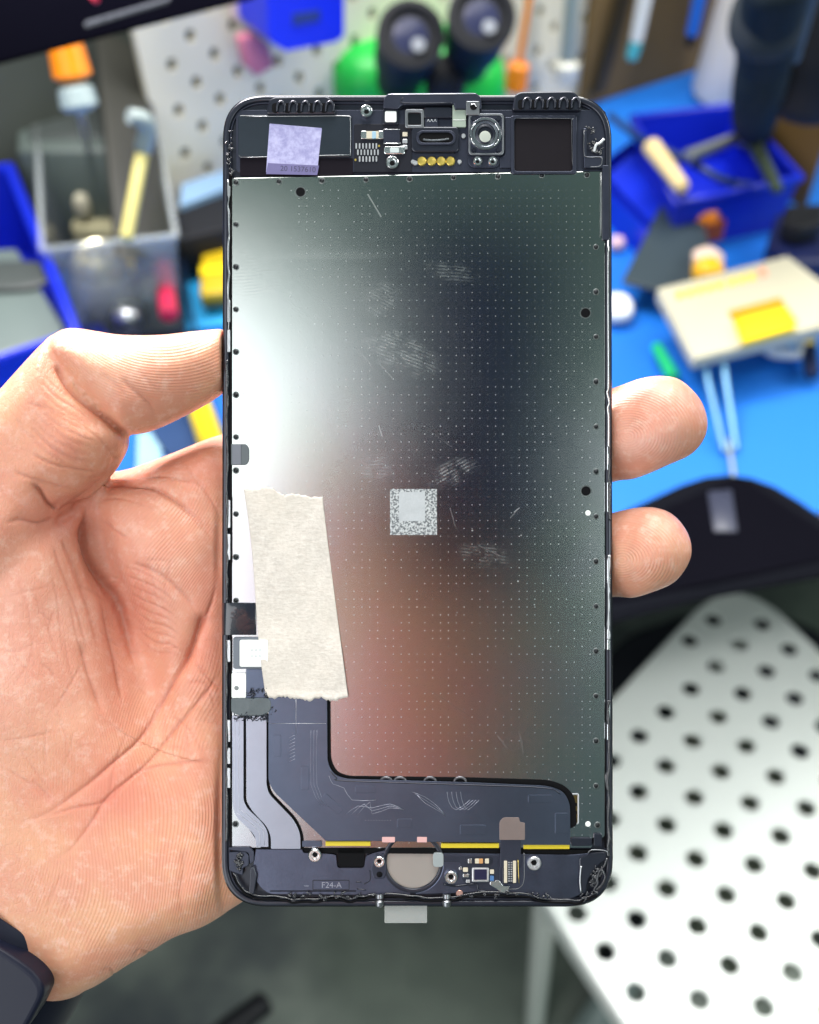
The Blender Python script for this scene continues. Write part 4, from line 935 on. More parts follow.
# ------------------------------------------------------------------ wrist band
WC = Vector((-.0918, -.0839, -.017))
wb = empty('wrist_watch', mw=PF @ Matrix.Translation(WC))
tag(wb, 'smooth dark navy watch strap round the wrist in the bottom corner', 'watch')
ax = Vector((-.545, -.84, 0)).normalized(); sd_ = Vector((.84, -.545, 0)); zz = Vector((0, 0, 1))
M_band = mat('navy_silicone', (28, 34, 58), .42, var=.1, scale=300, bump=.1, albedo=(.006, .008, .020), spec=.25)
def band_mesh(c0, w_, a, b, th, name, flare=0.0, n=72, crown=.0012):
    """closed elliptical band; c0 centre of its first edge (phone frame), width w_ along the wrist"""
    vs, fs = [], []; prof = [(0, 0), (0, th * .7), (w_ * .12, th), (w_ * .5, th + crown), (w_ * .88, th), (w_, th * .7), (w_, 0)]; m = len(prof)
    for i in range(n):
        t = 2 * math.pi * i / n
        for s_, h in prof: vs.append(c0 + ax * s_ + sd_ * ((a + h + flare * s_) * math.cos(t)) + zz * ((b + h) * math.sin(t)))
    vs = [q - ax * ((q.z - c0.z) * .55) for q in vs]
    for i in range(n):
        for k in range(m): j = (i + 1) % n; fs.append((i * m + k, j * m + k, j * m + (k + 1) % m, i * m + (k + 1) % m))
    me_ = rawmesh(name, vs, fs); bm = bmesh.new(); bm.from_mesh(me_); bmesh.ops.recalc_face_normals(bm, faces=bm.faces); bm.to_mesh(me_); bm.free(); return me_
def bandpart(name, c_uvz, *a, m=M_band, parent=wb, **k):
    c0 = Vector(c_uvz); return link(name, band_mesh(c0, *a, name, **k), m, parent, bevel=.0004, seg=3)
bandpart('strap', (0, 0, 0), .036, .0266, .0168, .0024)
bk_ = [(-70, 912), (-20, 938), (12, 957), (34, 974), (43, 990), (38, 1008), (14, 1045), (-30, 1080), (-90, 1040)]
bk_ = [tuple(p)[:2] for p in cat([(a, b, 0) for a, b in bk_], 4, closed=True)]
link('clasp', prism_mesh('clasp', [L(a, b, 4.2) - WC for a, b in bk_], [L(a, b, 4.2) - WC - Vector((0, 0, .012)) for a, b in bk_]), M_band, wb, bevel=.0012, seg=4)
# ================================================================== the bench behind
random.seed(21)
DESK = 0.0; FLOOR = -.78; SEAT = -.32
def slab(name, px, zt, zb, m, parent=None, round_=0.0, bevel=.0, smooth=5):
    pts = [W(a, b, zt) for a, b in px]
    if round_: pts = [Vector((x, y, zt)) for x, y in fillet([(p.x, p.y) for p in pts], round_, smooth)]
    bot = [Vector((p.x, p.y, zb)) for p in pts]
    return link(name, prism_mesh(name, pts, bot), m, parent, bevel=bevel)
def wslab(name, px, off, th, m, parent=None, bevel=.0, rad=0.0):
    """board parallel to the back wall, its face `off` in front of the wall"""
    pts = [WALL(a, b, off) for a, b in px]; bot = [p - WN * th for p in pts]
    return link(name, prism_mesh(name, pts, bot), m, parent, bevel=bevel)
def rod(name, a, b, r0, r1, m, parent=None, n=16):
    return lathe(name, a, Vector(b) - Vector(a), [(r0 * .6, 0), (r0, r0 * .3), (r1, (Vector(b) - Vector(a)).length - r1 * .3), (r1 * .6, (Vector(b) - Vector(a)).length)], m, parent, n=n)
M_mat = mat('blue_bench_mat', (30, 150, 240), .5, var=.06, scale=60, bump=.2, albedo=(.006, .15, .60))
M_desk = mat('grey_bench_top', (120, 125, 125), .5, albedo=(.2, .21, .21))
M_bin = mat('deep_blue_plastic', (10, 30, 190), .35, var=.1, scale=40, bump=.05, albedo=(.004, .018, .48))
M_bk = mat('dark_rubber', (25, 27, 30), .55, spec=.2, scale=60, albedo=(.012, .013, .016), bump=.1)
M_dg = mat('dark_grey_green', (60, 68, 66), .5, scale=30, albedo=(.045, .055, .052), bump=.1)
M_crm = mat('cream_plastic', (225, 222, 190), .5, scale=40, var=.06, albedo=(.47, .45, .33), bump=.1)
M_yl = mat('yellow_plastic', (235, 205, 15), .4, scale=40, var=.1, albedo=(.82, .60, .01))
M_or = mat('orange_handle', (245, 140, 10), .35, scale=40, var=.08, albedo=(.90, .25, .005))
M_gr = mat('green_shell', (15, 190, 60), .4, scale=30, var=.1, albedo=(.01, .50, .06))
M_pw = mat('pegboard_paint', (225, 222, 205), .55, scale=30, var=.05, albedo=(.80, .75, .59), bump=.1)
M_br = mat('brown_board', (120, 92, 45), .7, scale=25, var=.25, albedo=(.17, .105, .035), bump=.2)
M_white = mat('white_paint', (235, 235, 230), .45, scale=40, var=.03, albedo=(.78, .79, .76), bump=.05)
M_metal = mat('tool_steel', (170, 180, 185), .3, .9, var=.2, scale=60, albedo=(.5, .53, .55))
M_ptile = mat('pale_grey_plastic', (150, 165, 165), .4, scale=30, albedo=(.28, .34, .33))
# floor, bench
fl = link('floor', rawmesh('floor', [(-6, -4, FLOOR), (6, -4, FLOOR), (6, 6, FLOOR), (-6, 6, FLOOR)], [(0, 1, 2, 3)]), None); fl['kind'] = 'structure'
def floor_mat():
    t = NT('floor_vinyl'); n = t.noise(3.0, 4, .6); n2 = t.noise(60, 3)
    c = t.mix(t.ramp(n, .35, .65), (.045, .055, .065), (.28, .32, .27)); t.p(col=t.mix(t.M('MULTIPLY', n2, .3), c, (.14, .16, .15)), rough=.55); t.bump(n2, .2, .001); return t.m
fl.data.materials.append(floor_mat())
wv_ = [WA + WD * -2.5, WA + WD * 3.0]
wl = link('back_wall', prism_mesh('back_wall', [p + Vector((0, 0, z)) - WN * .06 for p, z in ((wv_[0], FLOOR), (wv_[1], FLOOR), (wv_[1], 2.2), (wv_[0], 2.2))], [p + Vector((0, 0, z)) - WN * .16 for p, z in ((wv_[0], FLOOR), (wv_[1], FLOOR), (wv_[1], 2.2), (wv_[0], 2.2))]), mat('wall_paint', (90, 98, 88), .8, scale=5, var=.4, albedo=(.07, .08, .066)), None); wl['kind'] = 'structure'
bench = empty('work_bench', loc=(0, .8, FLOOR)); tag(bench, 'long work bench along the wall, carrying the tools', 'bench')
# front edge parallel to the wall
FE = W(819, 575, 0); 
F1, F2 = W(819, 522, 0), W(300, 650, 0); FD = (F1 - F2).normalized()
def B(s, t, z):
    p = WA + WD * s; q = p + WN * ((F2 - p).cross(FD).z / WN.cross(FD).z)
    return Vector((*(p.lerp(q, t)).to_2d(), z))
bt_ = link('bench_top', prism_mesh('bench_top', [B(-1.2, 0, -.004), B(1.6, 0, -.004), B(1.6, 1, -.004), B(-1.2, 1, -.004)], [B(-1.2, 0, -.035), B(1.6, 0, -.035), B(1.6, 1, -.035), B(-1.2, 1, -.035)]), M_desk, None, bevel=.003)
bt_.parent = bench; bt_.location = -bench.location
for s_, t_ in ((-1.15, .06), (1.55, .06), (-1.15, .94), (1.55, .94)):
    p = B(s_, t_, 0); q = rod('leg', (p.x, p.y, FLOOR), (p.x, p.y, -.035), .02, .02, M_metal); q.parent = bench; q.location = -bench.location
mt_ = link('bench_mat', prism_mesh('bench_mat', [B(-1.0, .02, 0), B(1.5, .02, 0), B(1.5, .985, 0), B(-1.0, .985, 0)], [B(-1.0, .02, -.0035), B(1.5, .02, -.0035), B(1.5, .985, -.0035), B(-1.0, .985, -.0035)]), M_mat)
tag(mt_, 'bright blue mat spread over the whole bench', 'bench mat')
# ---- pegboard with real holes
pgb = wslab('pegboard', [(118, -40), (176, 226), (606, 98), (622, -40)], -.0, .008, M_pw)
tag(pgb, 'cream pegboard full of holes standing along the back of the bench', 'pegboard')
ms = []; a = WALL(176, 226, 0); step = .040
for r in range(24):
    for c in range(40):
        s_ = .02 + c * step + (step / 2 if r % 2 else 0); z = .03 + r * step * .5
        p = a + WD * s_; p.z = z
        if s_ > (WALL(606, 98, 0) - a).length - .03: continue
        q = [p + WD * (dx * .0026) + Vector((0, 0, dz)) for dx, dz in ((-1, -.0055), (1, -.0055), (1.6, -.003), (1.6, .003), (1, .0055), (-1, .0055), (-1.6, .003), (-1.6, -.003))]
        ms.append(prism_mesh('k', [x + WN * .004 for x in q], [x - WN * .014 for x in q]))
carve(pgb, join('cut', ms))
brd = wslab('brown_board', [(600, -40), (583, 106), (712, 66), (780, 30), (830, -40)], .012, .010, M_br); tag(brd, 'brown hardboard sheet beside the pegboard', 'board')
for px in ([(636, -20), (604, 92), (596, 95), (626, -20)],): tag(wslab('dark_post', px, .022, .01, mat('dark_brown_post', (60, 48, 25), .6, albedo=(.035, .025, .01))), 'narrow dark upright strip between pegboard and brown board', 'post')
# ---- things hung on the boards
def hang_rod(name, pts, d_off, rs, ms_, label, cat_, group=None, names=None):
    root = empty(name, loc=WALL(*pts[0], d_off)); tag(root, label, cat_, group)
    for i in range(len(pts) - 1):
        o = rod((names or ['handle', 'shaft', 'tip', 'end'])[i], WALL(*pts[i], d_off) - root.location, WALL(*pts[i + 1], d_off) - root.location, rs[i][0], rs[i][1], ms_[i], root)
    return root
hang_rod('orange_driver', [(533, -25), (519, 62), (515, 92)], .03, [(.0035, .0035), (.011, .012)], [M_or, M_or], 'thin orange stick hanging on the pegboard, orange blob at its foot', 'tool', names=['shaft', 'knob'])
hang_rod('clear_driver', [(573, -20), (567, 60), (564, 82)], .03, [(.007, .008), (.014, .013)], [M_ptile, mat('clear_tip', (215, 218, 205), .2, albedo=(.68, .68, .6))], 'pale translucent rod hanging on the pegboard, round white end', 'tool', names=['shaft', 'knob'])
hang_rod('white_brush', [(648, -20), (636, 42), (631, 60)], .04, [(.008, .007), (.007, .006)], [M_white, mat('teal_tip', (80, 180, 190), .4)], 'white stick with a teal tip leaning on the brown board', 'brush', names=['handle', 'tip'])
hang_rod('blue_pen', [(704, -20), (692, 36), (688, 47)], .04, [(.008, .007), (.006, .004)], [mat('pen_blue', (30, 110, 215), .4, albedo=(.02, .16, .68)), M_bk], 'blue pen with a dark tip leaning on the brown board', 'pen', names=['barrel', 'tip'])
bb = empty('blue_box', loc=WALL(305, 10, .03)); tag(bb, 'bright blue plastic box hung on the pegboard, with a small dark slot', 'box')
o = wslab('shell', [(266, -40), (268, 36), (274, 44), (286, 51), (336, 42), (344, 36), (344, -40)], .07, .055, mat('royal_blue', (20, 50, 235), .4, scale=40, var=.05, albedo=(.008, .03, .82))); o.parent = bb; o.location = -bb.location
o = wslab('slot', [(293, 14), (293, 26), (320, 21), (320, 10)], .071, .004, mat('slate_slot', (40, 60, 130), .5)); o.parent = bb; o.location = -bb.location
pk = wslab('pink_tag', [(240, 38), (246, 66), (258, 78), (276, 66), (270, 46), (256, 34)], .03, .012, mat('pink_vinyl', (225, 120, 145), .5, albedo=(.72, .22, .30), var=.3, scale=60), bevel=.003); tag(pk, 'small pink bag hanging below the blue box on the pegboard', 'bag')
pk = wslab('pink_flap', [(232, -30), (236, 20), (262, 24), (268, 8), (262, -30)], .02, .01, mat('pale_pink', (235, 205, 200), .5, albedo=(.74, .56, .54))); tag(pk, 'pale pink packet hanging beside the blue box', 'packet')
# ---- microscope
mc = empty('microscope', loc=W(430, 170, 0)); tag(mc, 'green stereo microscope with two black eyepieces, standing by the pegboard', 'microscope')
def add(o, root): o.parent = root; o.location = Vector(o.location) - root.location; return o
def blob(name, c, rx, ry, rz, m, sub=4, rot=None):
    me_ = bpy.data.meshes.new(name); bm = bmesh.new(); bmesh.ops.create_icosphere(bm, subdivisions=sub, radius=1)
    for v_ in bm.verts:
        v_.co = Vector((abs(v_.co.x) ** .8 * math.copysign(1, v_.co.x) * rx, abs(v_.co.y) ** .8 * math.copysign(1, v_.co.y) * ry, abs(v_.co.z) ** .8 * math.copysign(1, v_.co.z) * rz))
    if rot is not None: bmesh.ops.rotate(bm, verts=bm.verts, cent=(0, 0, 0), matrix=rot)
    bmesh.ops.translate(bm, verts=bm.verts, vec=c); bm.to_mesh(me_); bm.free(); return link(name, me_, m, smooth=True)
DM = 1.02
add(blob('head', RP(428, 88, DM + .12), .074, .05, .055, M_gr), mc)
add(blob('head_cap', RP(368, 76, DM + .12), .035, .045, .035, M_gr), mc)
add(rod('column', W(430, 190, 0), RP(430, 110, DM + .2), .02, .02, M_metal), mc)
add(slab('base', [(360, 170), (350, 210), (520, 205), (500, 160)], .02, 0, M_bk, bevel=.003), mc)
add(blob('focus_box', RP(445, 82, DM + .04), .018, .02, .022, M_bk), mc)
for (u0, v0, u1, v1) in ((411, 34, 398, 80), (482, 16, 466, 62)):
    e_, b_ = RP(u0, v0, DM - .045), RP(u1, v1, DM + .06); axd = e_ - b_; ln = axd.length
    ey = add(lathe('eyepiece', b_, axd, [(.020, 0), (.021, ln * .35), (.025, ln * .45), (.0262, ln * .8), (.0275, ln * .9), (.0275, ln), (.022, ln + .001), (.019, ln - .004)], M_bk, n=36), mc)
    ln_ = lathe('eye_lens', b_, axd, [(.0195, ln - .006), (.012, ln - .003), (0, ln - .002)], mat('lens_coating', (120, 130, 165), .3, .0, albedo=(.025, .03, .07), spec=.15, bump=0), n=32)
    ln_.parent = ey
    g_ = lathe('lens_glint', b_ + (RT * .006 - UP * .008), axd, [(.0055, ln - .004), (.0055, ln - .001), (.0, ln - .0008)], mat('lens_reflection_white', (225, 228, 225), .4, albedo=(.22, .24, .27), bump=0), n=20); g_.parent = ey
sb2 = empty('green_bottle', loc=W(312, 190, 0)); tag(sb2, 'dark bottle with green sides between the blue box and the microscope', 'bottle')
pb = W(318, 165, 0); add(lathe('body', pb, (0, 0, 1), [(.028, 0), (.03, .01), (.03, .12), (.018, .15)], mat('dark_green_glass', (30, 110, 30), .2, albedo=(.02, .14, .02), scale=30)), sb2); add(lathe('cap', pb, (0, 0, 1), [(.017, .15), (.017, .19), (.012, .195)], M_bk), sb2)
# ---- monitor: dark lower edge crossing the top corner
mn = empty('monitor', loc=RP(60, 0, .62)); tag(mn, 'underside edge of a black monitor jutting across the top corner', 'monitor')
q = [RP(-60, 84, .62), RP(262, 0, .66), RP(245, -90, .70), RP(-60, -90, .66)]; add(link('bezel', prism_mesh('bezel', q, [p + Vector((0, .03, .005)) for p in q]), mat('monitor_black', (12, 12, 18), .7, scale=30, albedo=(.002, .002, .004), bump=0, spec=.0), bevel=.004), mn)
q = [RP(86, 28, .618), RP(168, 4, .632), RP(170, 0, .632), RP(84, 25, .618)]; add(link('edge_light', prism_mesh('edge_light', q, [p + Vector((0, .005, 0)) for p in q]), mat('grey_bevel', (70, 74, 82), .3, albedo=(.05, .055, .065))), mn)
add(rod('button', RP(93, 2, .612), RP(97, -4, .612), .0022, .0022, mat('red_led_cap', (200, 40, 60), .4, albedo=(.5, .02, .05))), mn)
# ---- dark leaning panel and clear tray at left
q = [RP(96, 18, 1.08), RP(138, 22, 1.12), RP(180, 250, .92), RP(120, 262, .88)]; dp = link('leaning_board', prism_mesh('leaning_board', q, [p + WN * -.012 for p in q]), mat('olive_black_panel', (48, 48, 42), .5, scale=20, albedo=(.03, .03, .024)), bevel=.002); tag(dp, 'tall dark strip leaning beside the left edge of the pegboard', 'panel')
def clear_mat(name, tint, alpha, rough=.1):
    t = NT(name); t.p(col=tint, rough=rough, alpha=alpha, coat=1.0, spec=.8); return t.m
M_cl = clear_mat('clear_plastic', (.55, .62, .62), .28); M_cl2 = clear_mat('clear_plastic_edge', (.75, .82, .82), .22)
def open_box(name, px, z0, z1, th, m, label, cat_, floor_m=None, group=None, rim=None, flare=1.0, rad=.012, rim_m=None):
    """open tray: px are the rim's four corners seen at height z1"""
    top = [W(a, b, z1) for a, b in px]; c = sum(top, Vector()) / 4; c.z = z0
    root = empty(name, loc=Vector((c.x, c.y, z0))); tag(root, label, cat_, group)
    T = [Vector((x, y, z1)) for x, y in fillet([(p.x, p.y) for p in top], rad, 4)]; n = len(T); cc = Vector((c.x, c.y, 0))
    def sc(p, k, z): return Vector((c.x + (p.x - c.x) * k, c.y + (p.y - c.y) * k, z))
    rad_ = sum(((p - cc).to_2d().length for p in T)) / n; ti = 1 - th / rad_
    rings = [[sc(p, flare, z0) for p in T], [sc(p, 1, z1) for p in T], [sc(p, ti, z1) for p in T], [sc(p, flare * ti, z0 + th) for p in T]]
    vs = [p for r in rings for p in r]; fs = []
    for k in range(3):
        for i in range(n): j = (i + 1) % n; fs.append((k * n + i, k * n + j, (k + 1) * n + j, (k + 1) * n + i))
    fs += [tuple(range(n)), tuple(range(3 * n, 4 * n))]
    me_ = rawmesh('shell', vs, fs); bm = bmesh.new(); bm.from_mesh(me_); bmesh.ops.recalc_face_normals(bm, faces=bm.faces); bm.to_mesh(me_); bm.free()
    add(link('shell', me_, m), root)
    if rim: add(tube('rim', [p + Vector((0, 0, 0)) for p in T + [T[0]]], rim, rim_m or m, n=8), root)
    return root
# stuff behind the clear tray: grey organiser
og = empty('grey_organiser', loc=W(70, 150, 0)); tag(og, 'grey green tool organiser below the monitor, behind the clear tray', 'organiser')
add(slab('body', [(20, 62), (16, 150), (120, 150), (112, 46)], .10, 0, mat('organiser_grey', (85, 98, 92), .5, scale=14, var=.35, albedo=(.085, .11, .10)), bevel=.004), og)
for px in ([(32, 74), (30, 96), (58, 92), (56, 70)], [(66, 68), (66, 90), (98, 88), (96, 62)], [(28, 104), (28, 138), (104, 136), (100, 98)]): add(slab('well', px, .1025, .08, M_dg, bevel=.002), og)
ct = open_box('clear_tray', [(36, 108), (150, 92), (176, 236), (42, 250)], .0, .10, .003, M_cl, 'clear plastic tray of small parts left of the phone, a brush standing in it', 'tray', rim=.003, flare=.86, rad=.02, rim_m=M_cl2)
for px, zt, m in (([(52, 150), (44, 210), (118, 226), (112, 158)], .02, M_dg), ([(78, 190), (70, 226), (124, 232), (128, 196)], .035, mat('straw_parts', (170, 165, 125), .6, scale=60, var=.3, albedo=(.36, .34, .2))), ([(100, 112), (104, 160), (148, 176), (140, 110)], .03, mat('ink_blue_parts', (30, 50, 95), .5, scale=60, var=.4, albedo=(.02, .035, .11)))):
    tag(slab('parts_packet', px, zt, .004, m, bevel=.004), ('grey green packet in the clear tray' if m is M_dg else 'straw coloured packet at the front of the clear tray' if zt == .035 else 'ink blue packet at the back of the clear tray'), 'packet')
br_ = empty('brush', loc=W(128, 220, .02)); tag(br_, 'small brush with pale yellow handle and bent white head, in the clear tray', 'brush')
add(rod('handle', RP(126, 240, .78), RP(143, 150, .80), .0046, .0046, mat('pale_yellow', (225, 215, 130), .35, albedo=(.52, .47, .16))), br_)
add(tube('head', [RP(143, 150, .80), RP(147, 130, .795), RP(143, 120, .79), RP(129, 116, .785)], [.0060, .0060, .0058, .005], M_ptile, smooth_path=4), br_)
sd2 = empty('screwdriver', loc=RP(66, 60, .80)); tag(sd2, 'screwdriver with bright orange handle and clear collar over the organiser', 'screwdriver')
add(rod('handle', RP(61, 28, .80), RP(74, 82, .80), .0105, .0125, M_or, n=24), sd2); add(rod('collar', RP(74, 83, .80), RP(81, 112, .80), .0115, .0125, mat('frosted_grey', (150, 170, 172), .3, albedo=(.30, .38, .38))), sd2); add(rod('blade', RP(81, 112, .80), W(92, 170, .0), .003, .002, M_metal), sd2)
for (u, v, r, zt, m, lb) in ((80, 208, 5, .05, M_crm, 'cream capsule at the front of the clear tray'), (108, 118, 9, .06, mat('lilac_knob', (150, 155, 185), .4), 'lilac knob beside the orange screwdriver')):
    tag(lathe('knob', W(u, v, zt - .03), (0, 0, 1), [(r * .0007, 0), (r * .0009, .01), (r * .0009, .022), (r * .0004, .03)], m), lb, 'knob')
tag(slab('yellow_tag', [(91, 253), (92, 266), (134, 265), (133, 252)], .045, .035, M_yl, bevel=.001), 'narrow yellow tag in front of the clear tray', 'tag')
# glass jar under the yellow tag
jr = empty('glass_jar', loc=W(112, 330, 0)); tag(jr, 'small glass jar with a shiny metal top above the thumb', 'jar')
pj = W(112, 320, 0); add(lathe('body', pj, (0, 0, 1), [(.026, 0), (.028, .006), (.028, .04), (.022, .05)], M_cl2), jr); add(lathe('lid', pj, (0, 0, 1), [(.022, .045), (.022, .06), (.018, .066), (.012, .062), (.008, .070), (0, .072)], mat('champagne_metal', (205, 200, 155), .25, .7, albedo=(.72, .68, .45), scale=80), n=32), jr)
tag(blob('metal_ball', W(128, 318, .03) , .012, .012, .012, M_metal, 3), 'small shiny ball beside the glass jar', 'ball')
# navy clutter tray between jar and the phone
ob = open_box('dark_tray', [(60, 250), (178, 232), (200, 345), (100, 352)], 0, .03, .003, mat('midnight_plastic', (20, 35, 80), .35, scale=20, var=.4, albedo=(.012, .022, .07)), 'midnight blue low tray under the jar and the red marker', 'tray', rad=.01)
tag(rod('red_marker', W(163, 268, .045), W(169, 316, .045), .0075, .0075, mat('crimson', (200, 40, 80), .4, albedo=(.52, .02, .07))), 'short crimson marker beside the jar', 'marker')
tag(blob('cotton_ball', W(152, 290, .04), .01, .012, .01, M_ptile, 3), 'pale grey pad between the jar and the red marker', 'pad')
# left blue bin
lb = open_box('blue_bin', [(-90, 180), (10, 168), (76, 335), (-60, 380)], 0, .085, .004, M_bin, 'deep blue bin at the left edge holding a grey board', 'bin', rim=.005, rad=.01)
tag(slab('grey_board', [(-60, 252), (16, 248), (66, 330), (-40, 368)], .075, .068, mat('grey_sheet', (125, 135, 132), .5, scale=14, var=.25, albedo=(.11, .145, .135)), bevel=.002), 'grey sheet lying in the blue bin at the left edge', 'sheet')
tag(blob('oval_disc', W(8, 276, .078), .035, .02, .003, M_dg, 3), 'dark oval patch on the grey sheet in the left bin', 'disc')
nb = slab('navy_strip', [(-20, 372), (-20, 398), (62, 352), (110, 334), (100, 322), (60, 330)], .02, 0, mat('navy_plastic', (15, 25, 110), .4, scale=20, albedo=(.005, .012, .15)), bevel=.002); tag(nb, 'navy strip behind the bent thumb knuckle', 'strip')
yp = empty('yellow_pen', loc=W(20, 365, .02)); tag(yp, 'yellow pen with a pale cap behind the thumb knuckle', 'pen')
add(rod('barrel', W(-20, 380, .035), W(14, 368, .035), .006, .007, M_yl), yp); add(rod('cap', W(12, 368, .035), W(42, 352, .035), .011, .009, mat('pale_lemon', (230, 225, 160), .3, albedo=(.76, .7, .35))), yp)
# between thumb and phone
yb = empty('yellow_case', loc=W(210, 275, 0)); tag(yb, 'small box with a mustard yellow lid, half behind the left edge of the phone', 'box')
add(slab('lid', [(202, 246), (200, 294), (240, 290), (240, 240)], .03, .02, mat('mustard', (190, 160, 10), .45, scale=30, albedo=(.48, .33, .005)), bevel=.002), yb); add(slab('band', [(200, 266), (200, 274), (240, 270), (240, 262)], .0315, .03, M_yl), yb); add(slab('body', [(202, 246), (200, 294), (240, 290), (240, 240)], .02, 0, mat('mustard_dark', (140, 112, 10), .5, albedo=(.24, .15, .01))), yb)
tag(slab('blue_card', [(178, 236), (186, 330), (250, 320), (250, 228)], .006, 0, mat('azure_card', (20, 150, 215), .5, albedo=(.01, .30, .62)), bevel=.001), 'light blue card under the mustard box', 'card')
tag(rod('yellow_tube', W(194, 392, .02), W(214, 450, .02), .009, .0095, M_yl), 'short yellow tube seen between thumb and palm', 'tube')
tag(slab('navy_card', [(150, 428), (178, 470), (230, 440), (212, 400)], .008, 0, mat('teal_navy', (20, 60, 110), .5, albedo=(.012, .05, .15))), 'dark blue card seen between thumb and palm', 'card')
tag(slab('pale_card', [(138, 432), (136, 480), (166, 480), (158, 430)], .004, 0, mat('ice_blue', (150, 195, 210), .5, albedo=(.32, .55, .64))), 'ice blue card seen between thumb and palm', 'card')
tag(tube('blue_cable', [W(206, 214, .02), W(190, 226, .02), W(176, 232, .03), W(150, 240, .02)], .004, M_bin, smooth_path=4), 'blue cable running behind the top left corner of the phone', 'cable')
tag(slab('black_strip', [(170, 214), (178, 240), (235, 226), (235, 186), (226, 180)], .05, .02, M_bk, bevel=.002), 'black box behind the top left corner of the phone', 'box')
tag(slab('pale_strip', [(182, 184), (180, 206), (232, 186), (232, 168)], .055, .045, mat('bluish_grey', (130, 165, 200), .4, albedo=(.23, .38, .56))), 'pale blue strip at the foot of the pegboard', 'strip')
# more clutter in and before the clear tray
for i_, (pts_, r_, m_, lb_) in enumerate((
    ([W(56, 176, .03), W(80, 168, .05), W(104, 178, .04)], .004, mat('bottle_green_lead', (40, 80, 70), .5, albedo=(.02, .075, .055)), 'green lead curled in the clear tray'),
    ([W(60, 200, .03), W(84, 214, .035), W(112, 206, .03), W(120, 190, .03)], .003, M_ptile, 'pale grey lead curled in the clear tray'),
    ([W(112, 214, .04), W(128, 222, .045), W(146, 214, .04)], .003, M_bk, 'black lead curled at the front of the clear tray'),
    ([W(24, 100, .10), W(34, 150, .06), W(30, 210, .04)], .004, M_bk, 'black lead hanging left of the clear tray'))):
    tag(tube('lead', pts_, r_, m_, smooth_path=5), lb_, 'lead', 'leads in the clear tray' if i_ < 3 else None)
tag(slab('label_card', [(98, 116), (96, 140), (122, 146), (126, 120)], .06, .057, mat('violet_grey_card', (135, 135, 160), .5, albedo=(.24, .24, .35), var=.2, scale=60)), 'violet grey card at the back of the clear tray', 'card')
tag(slab('moss_card', [(46, 148), (50, 170), (96, 168), (98, 146)], .05, .047, mat('moss_card', (70, 85, 70), .6, albedo=(.06, .09, .065), var=.4, scale=40)), 'moss green card in the middle of the clear tray', 'card')
tag(blob('clear_bead', W(82, 206, .05), .007, .007, .012, M_crm, 3), 'cream bead leaning in the clear tray', 'bead')
# ---- right side of the bench
rb = open_box('parts_bin', [(632, 118), (735, 106), (800, 178), (676, 204)], 0, .055, .004, M_bin, 'deep blue open bin right of the phone, tools lying over it', 'bin', rim=.004, flare=.9, rad=.012)
rb2 = open_box('small_bin', [(588, 172), (640, 134), (690, 196), (652, 236)], 0, .03, .003, mat('cobalt_plastic', (10, 35, 200), .35, scale=40, albedo=(.004, .022, .54)), 'small cobalt blue bin against the right edge of the phone', 'bin', rad=.008)
tag(slab('bin_liner', [(606, 176), (640, 146), (680, 194), (650, 222)], .026, .012, mat('cobalt_liner', (12, 40, 205), .4, albedo=(.005, .026, .56))), 'blue liner lying in the small cobalt bin', 'liner')
tag(slab('dark_card', [(665, 196), (622, 280), (678, 294), (712, 256), (700, 205)], .030, .026, mat('charcoal_green', (40, 55, 62), .55, scale=30, albedo=(.022, .038, .048)), bevel=.001), 'dark charcoal card lying in front of the blue bins', 'card')
tag(rod('wooden_stick', W(651, 146, .075), W(683, 188, .075), .0085, .0065, mat('pale_wood', (225, 200, 140), .6, scale=60, albedo=(.72, .55, .26))), 'pale wooden stick end over the blue bins', 'stick')
lv = empty('steel_tweezers', loc=W(740, 145, .07)); tag(lv, 'bent steel tweezers lying across the blue parts bin', 'tweezers')
add(rod('arm', W(686, 158, .07), W(742, 136, .075), .007, .005, M_metal), lv); add(rod('joint', W(738, 136, .075), W(750, 134, .075), .010, .010, M_ptile), lv); add(rod('arm', W(748, 134, .075), W(778, 190, .07), .0075, .005, mat('olive_metal', (90, 105, 85), .4, .5)), lv)
tag(blob('orange_cap', W(704, 216, .03), .013, .012, .01, M_or, 3), 'orange cap lying in the parts bin', 'cap')  # a loose orange cap
tag(slab('orange_packet', [(690, 206), (696, 228), (726, 222), (716, 204)], .028, .01, mat('rust_orange', (150, 70, 20), .5, albedo=(.28, .06, .01))), 'rusty packet beside the orange cap', 'packet')
tag(tube('black_cable', [W(610, 116, .05), W(640, 138, .06), (W(690, 162, .06)), W(730, 182, .05), W(775, 184, .03), W(806, 160, .01), W(824, 118, .006), W(840, 90, .006)], .0035, mat('navy_cable', (15, 45, 90), .4, albedo=(.008, .028, .1)), smooth_path=6), 'dark cable looping over the parts bin towards the right edge', 'cable')
nbx = empty('navy_cup', loc=W(795, 260, 0)); tag(nbx, 'navy cup with a black top at the right edge', 'cup')
add(slab('body', [(776, 212), (768, 240), (790, 262), (830, 262), (830, 212)], .035, 0, mat('deep_navy', (20, 32, 80), .4, albedo=(.008, .014, .07)), bevel=.004), nbx); add(slab('top', [(786, 204), (782, 220), (800, 228), (824, 222), (826, 202)], .055, .036, M_bk, bevel=.004), nbx)
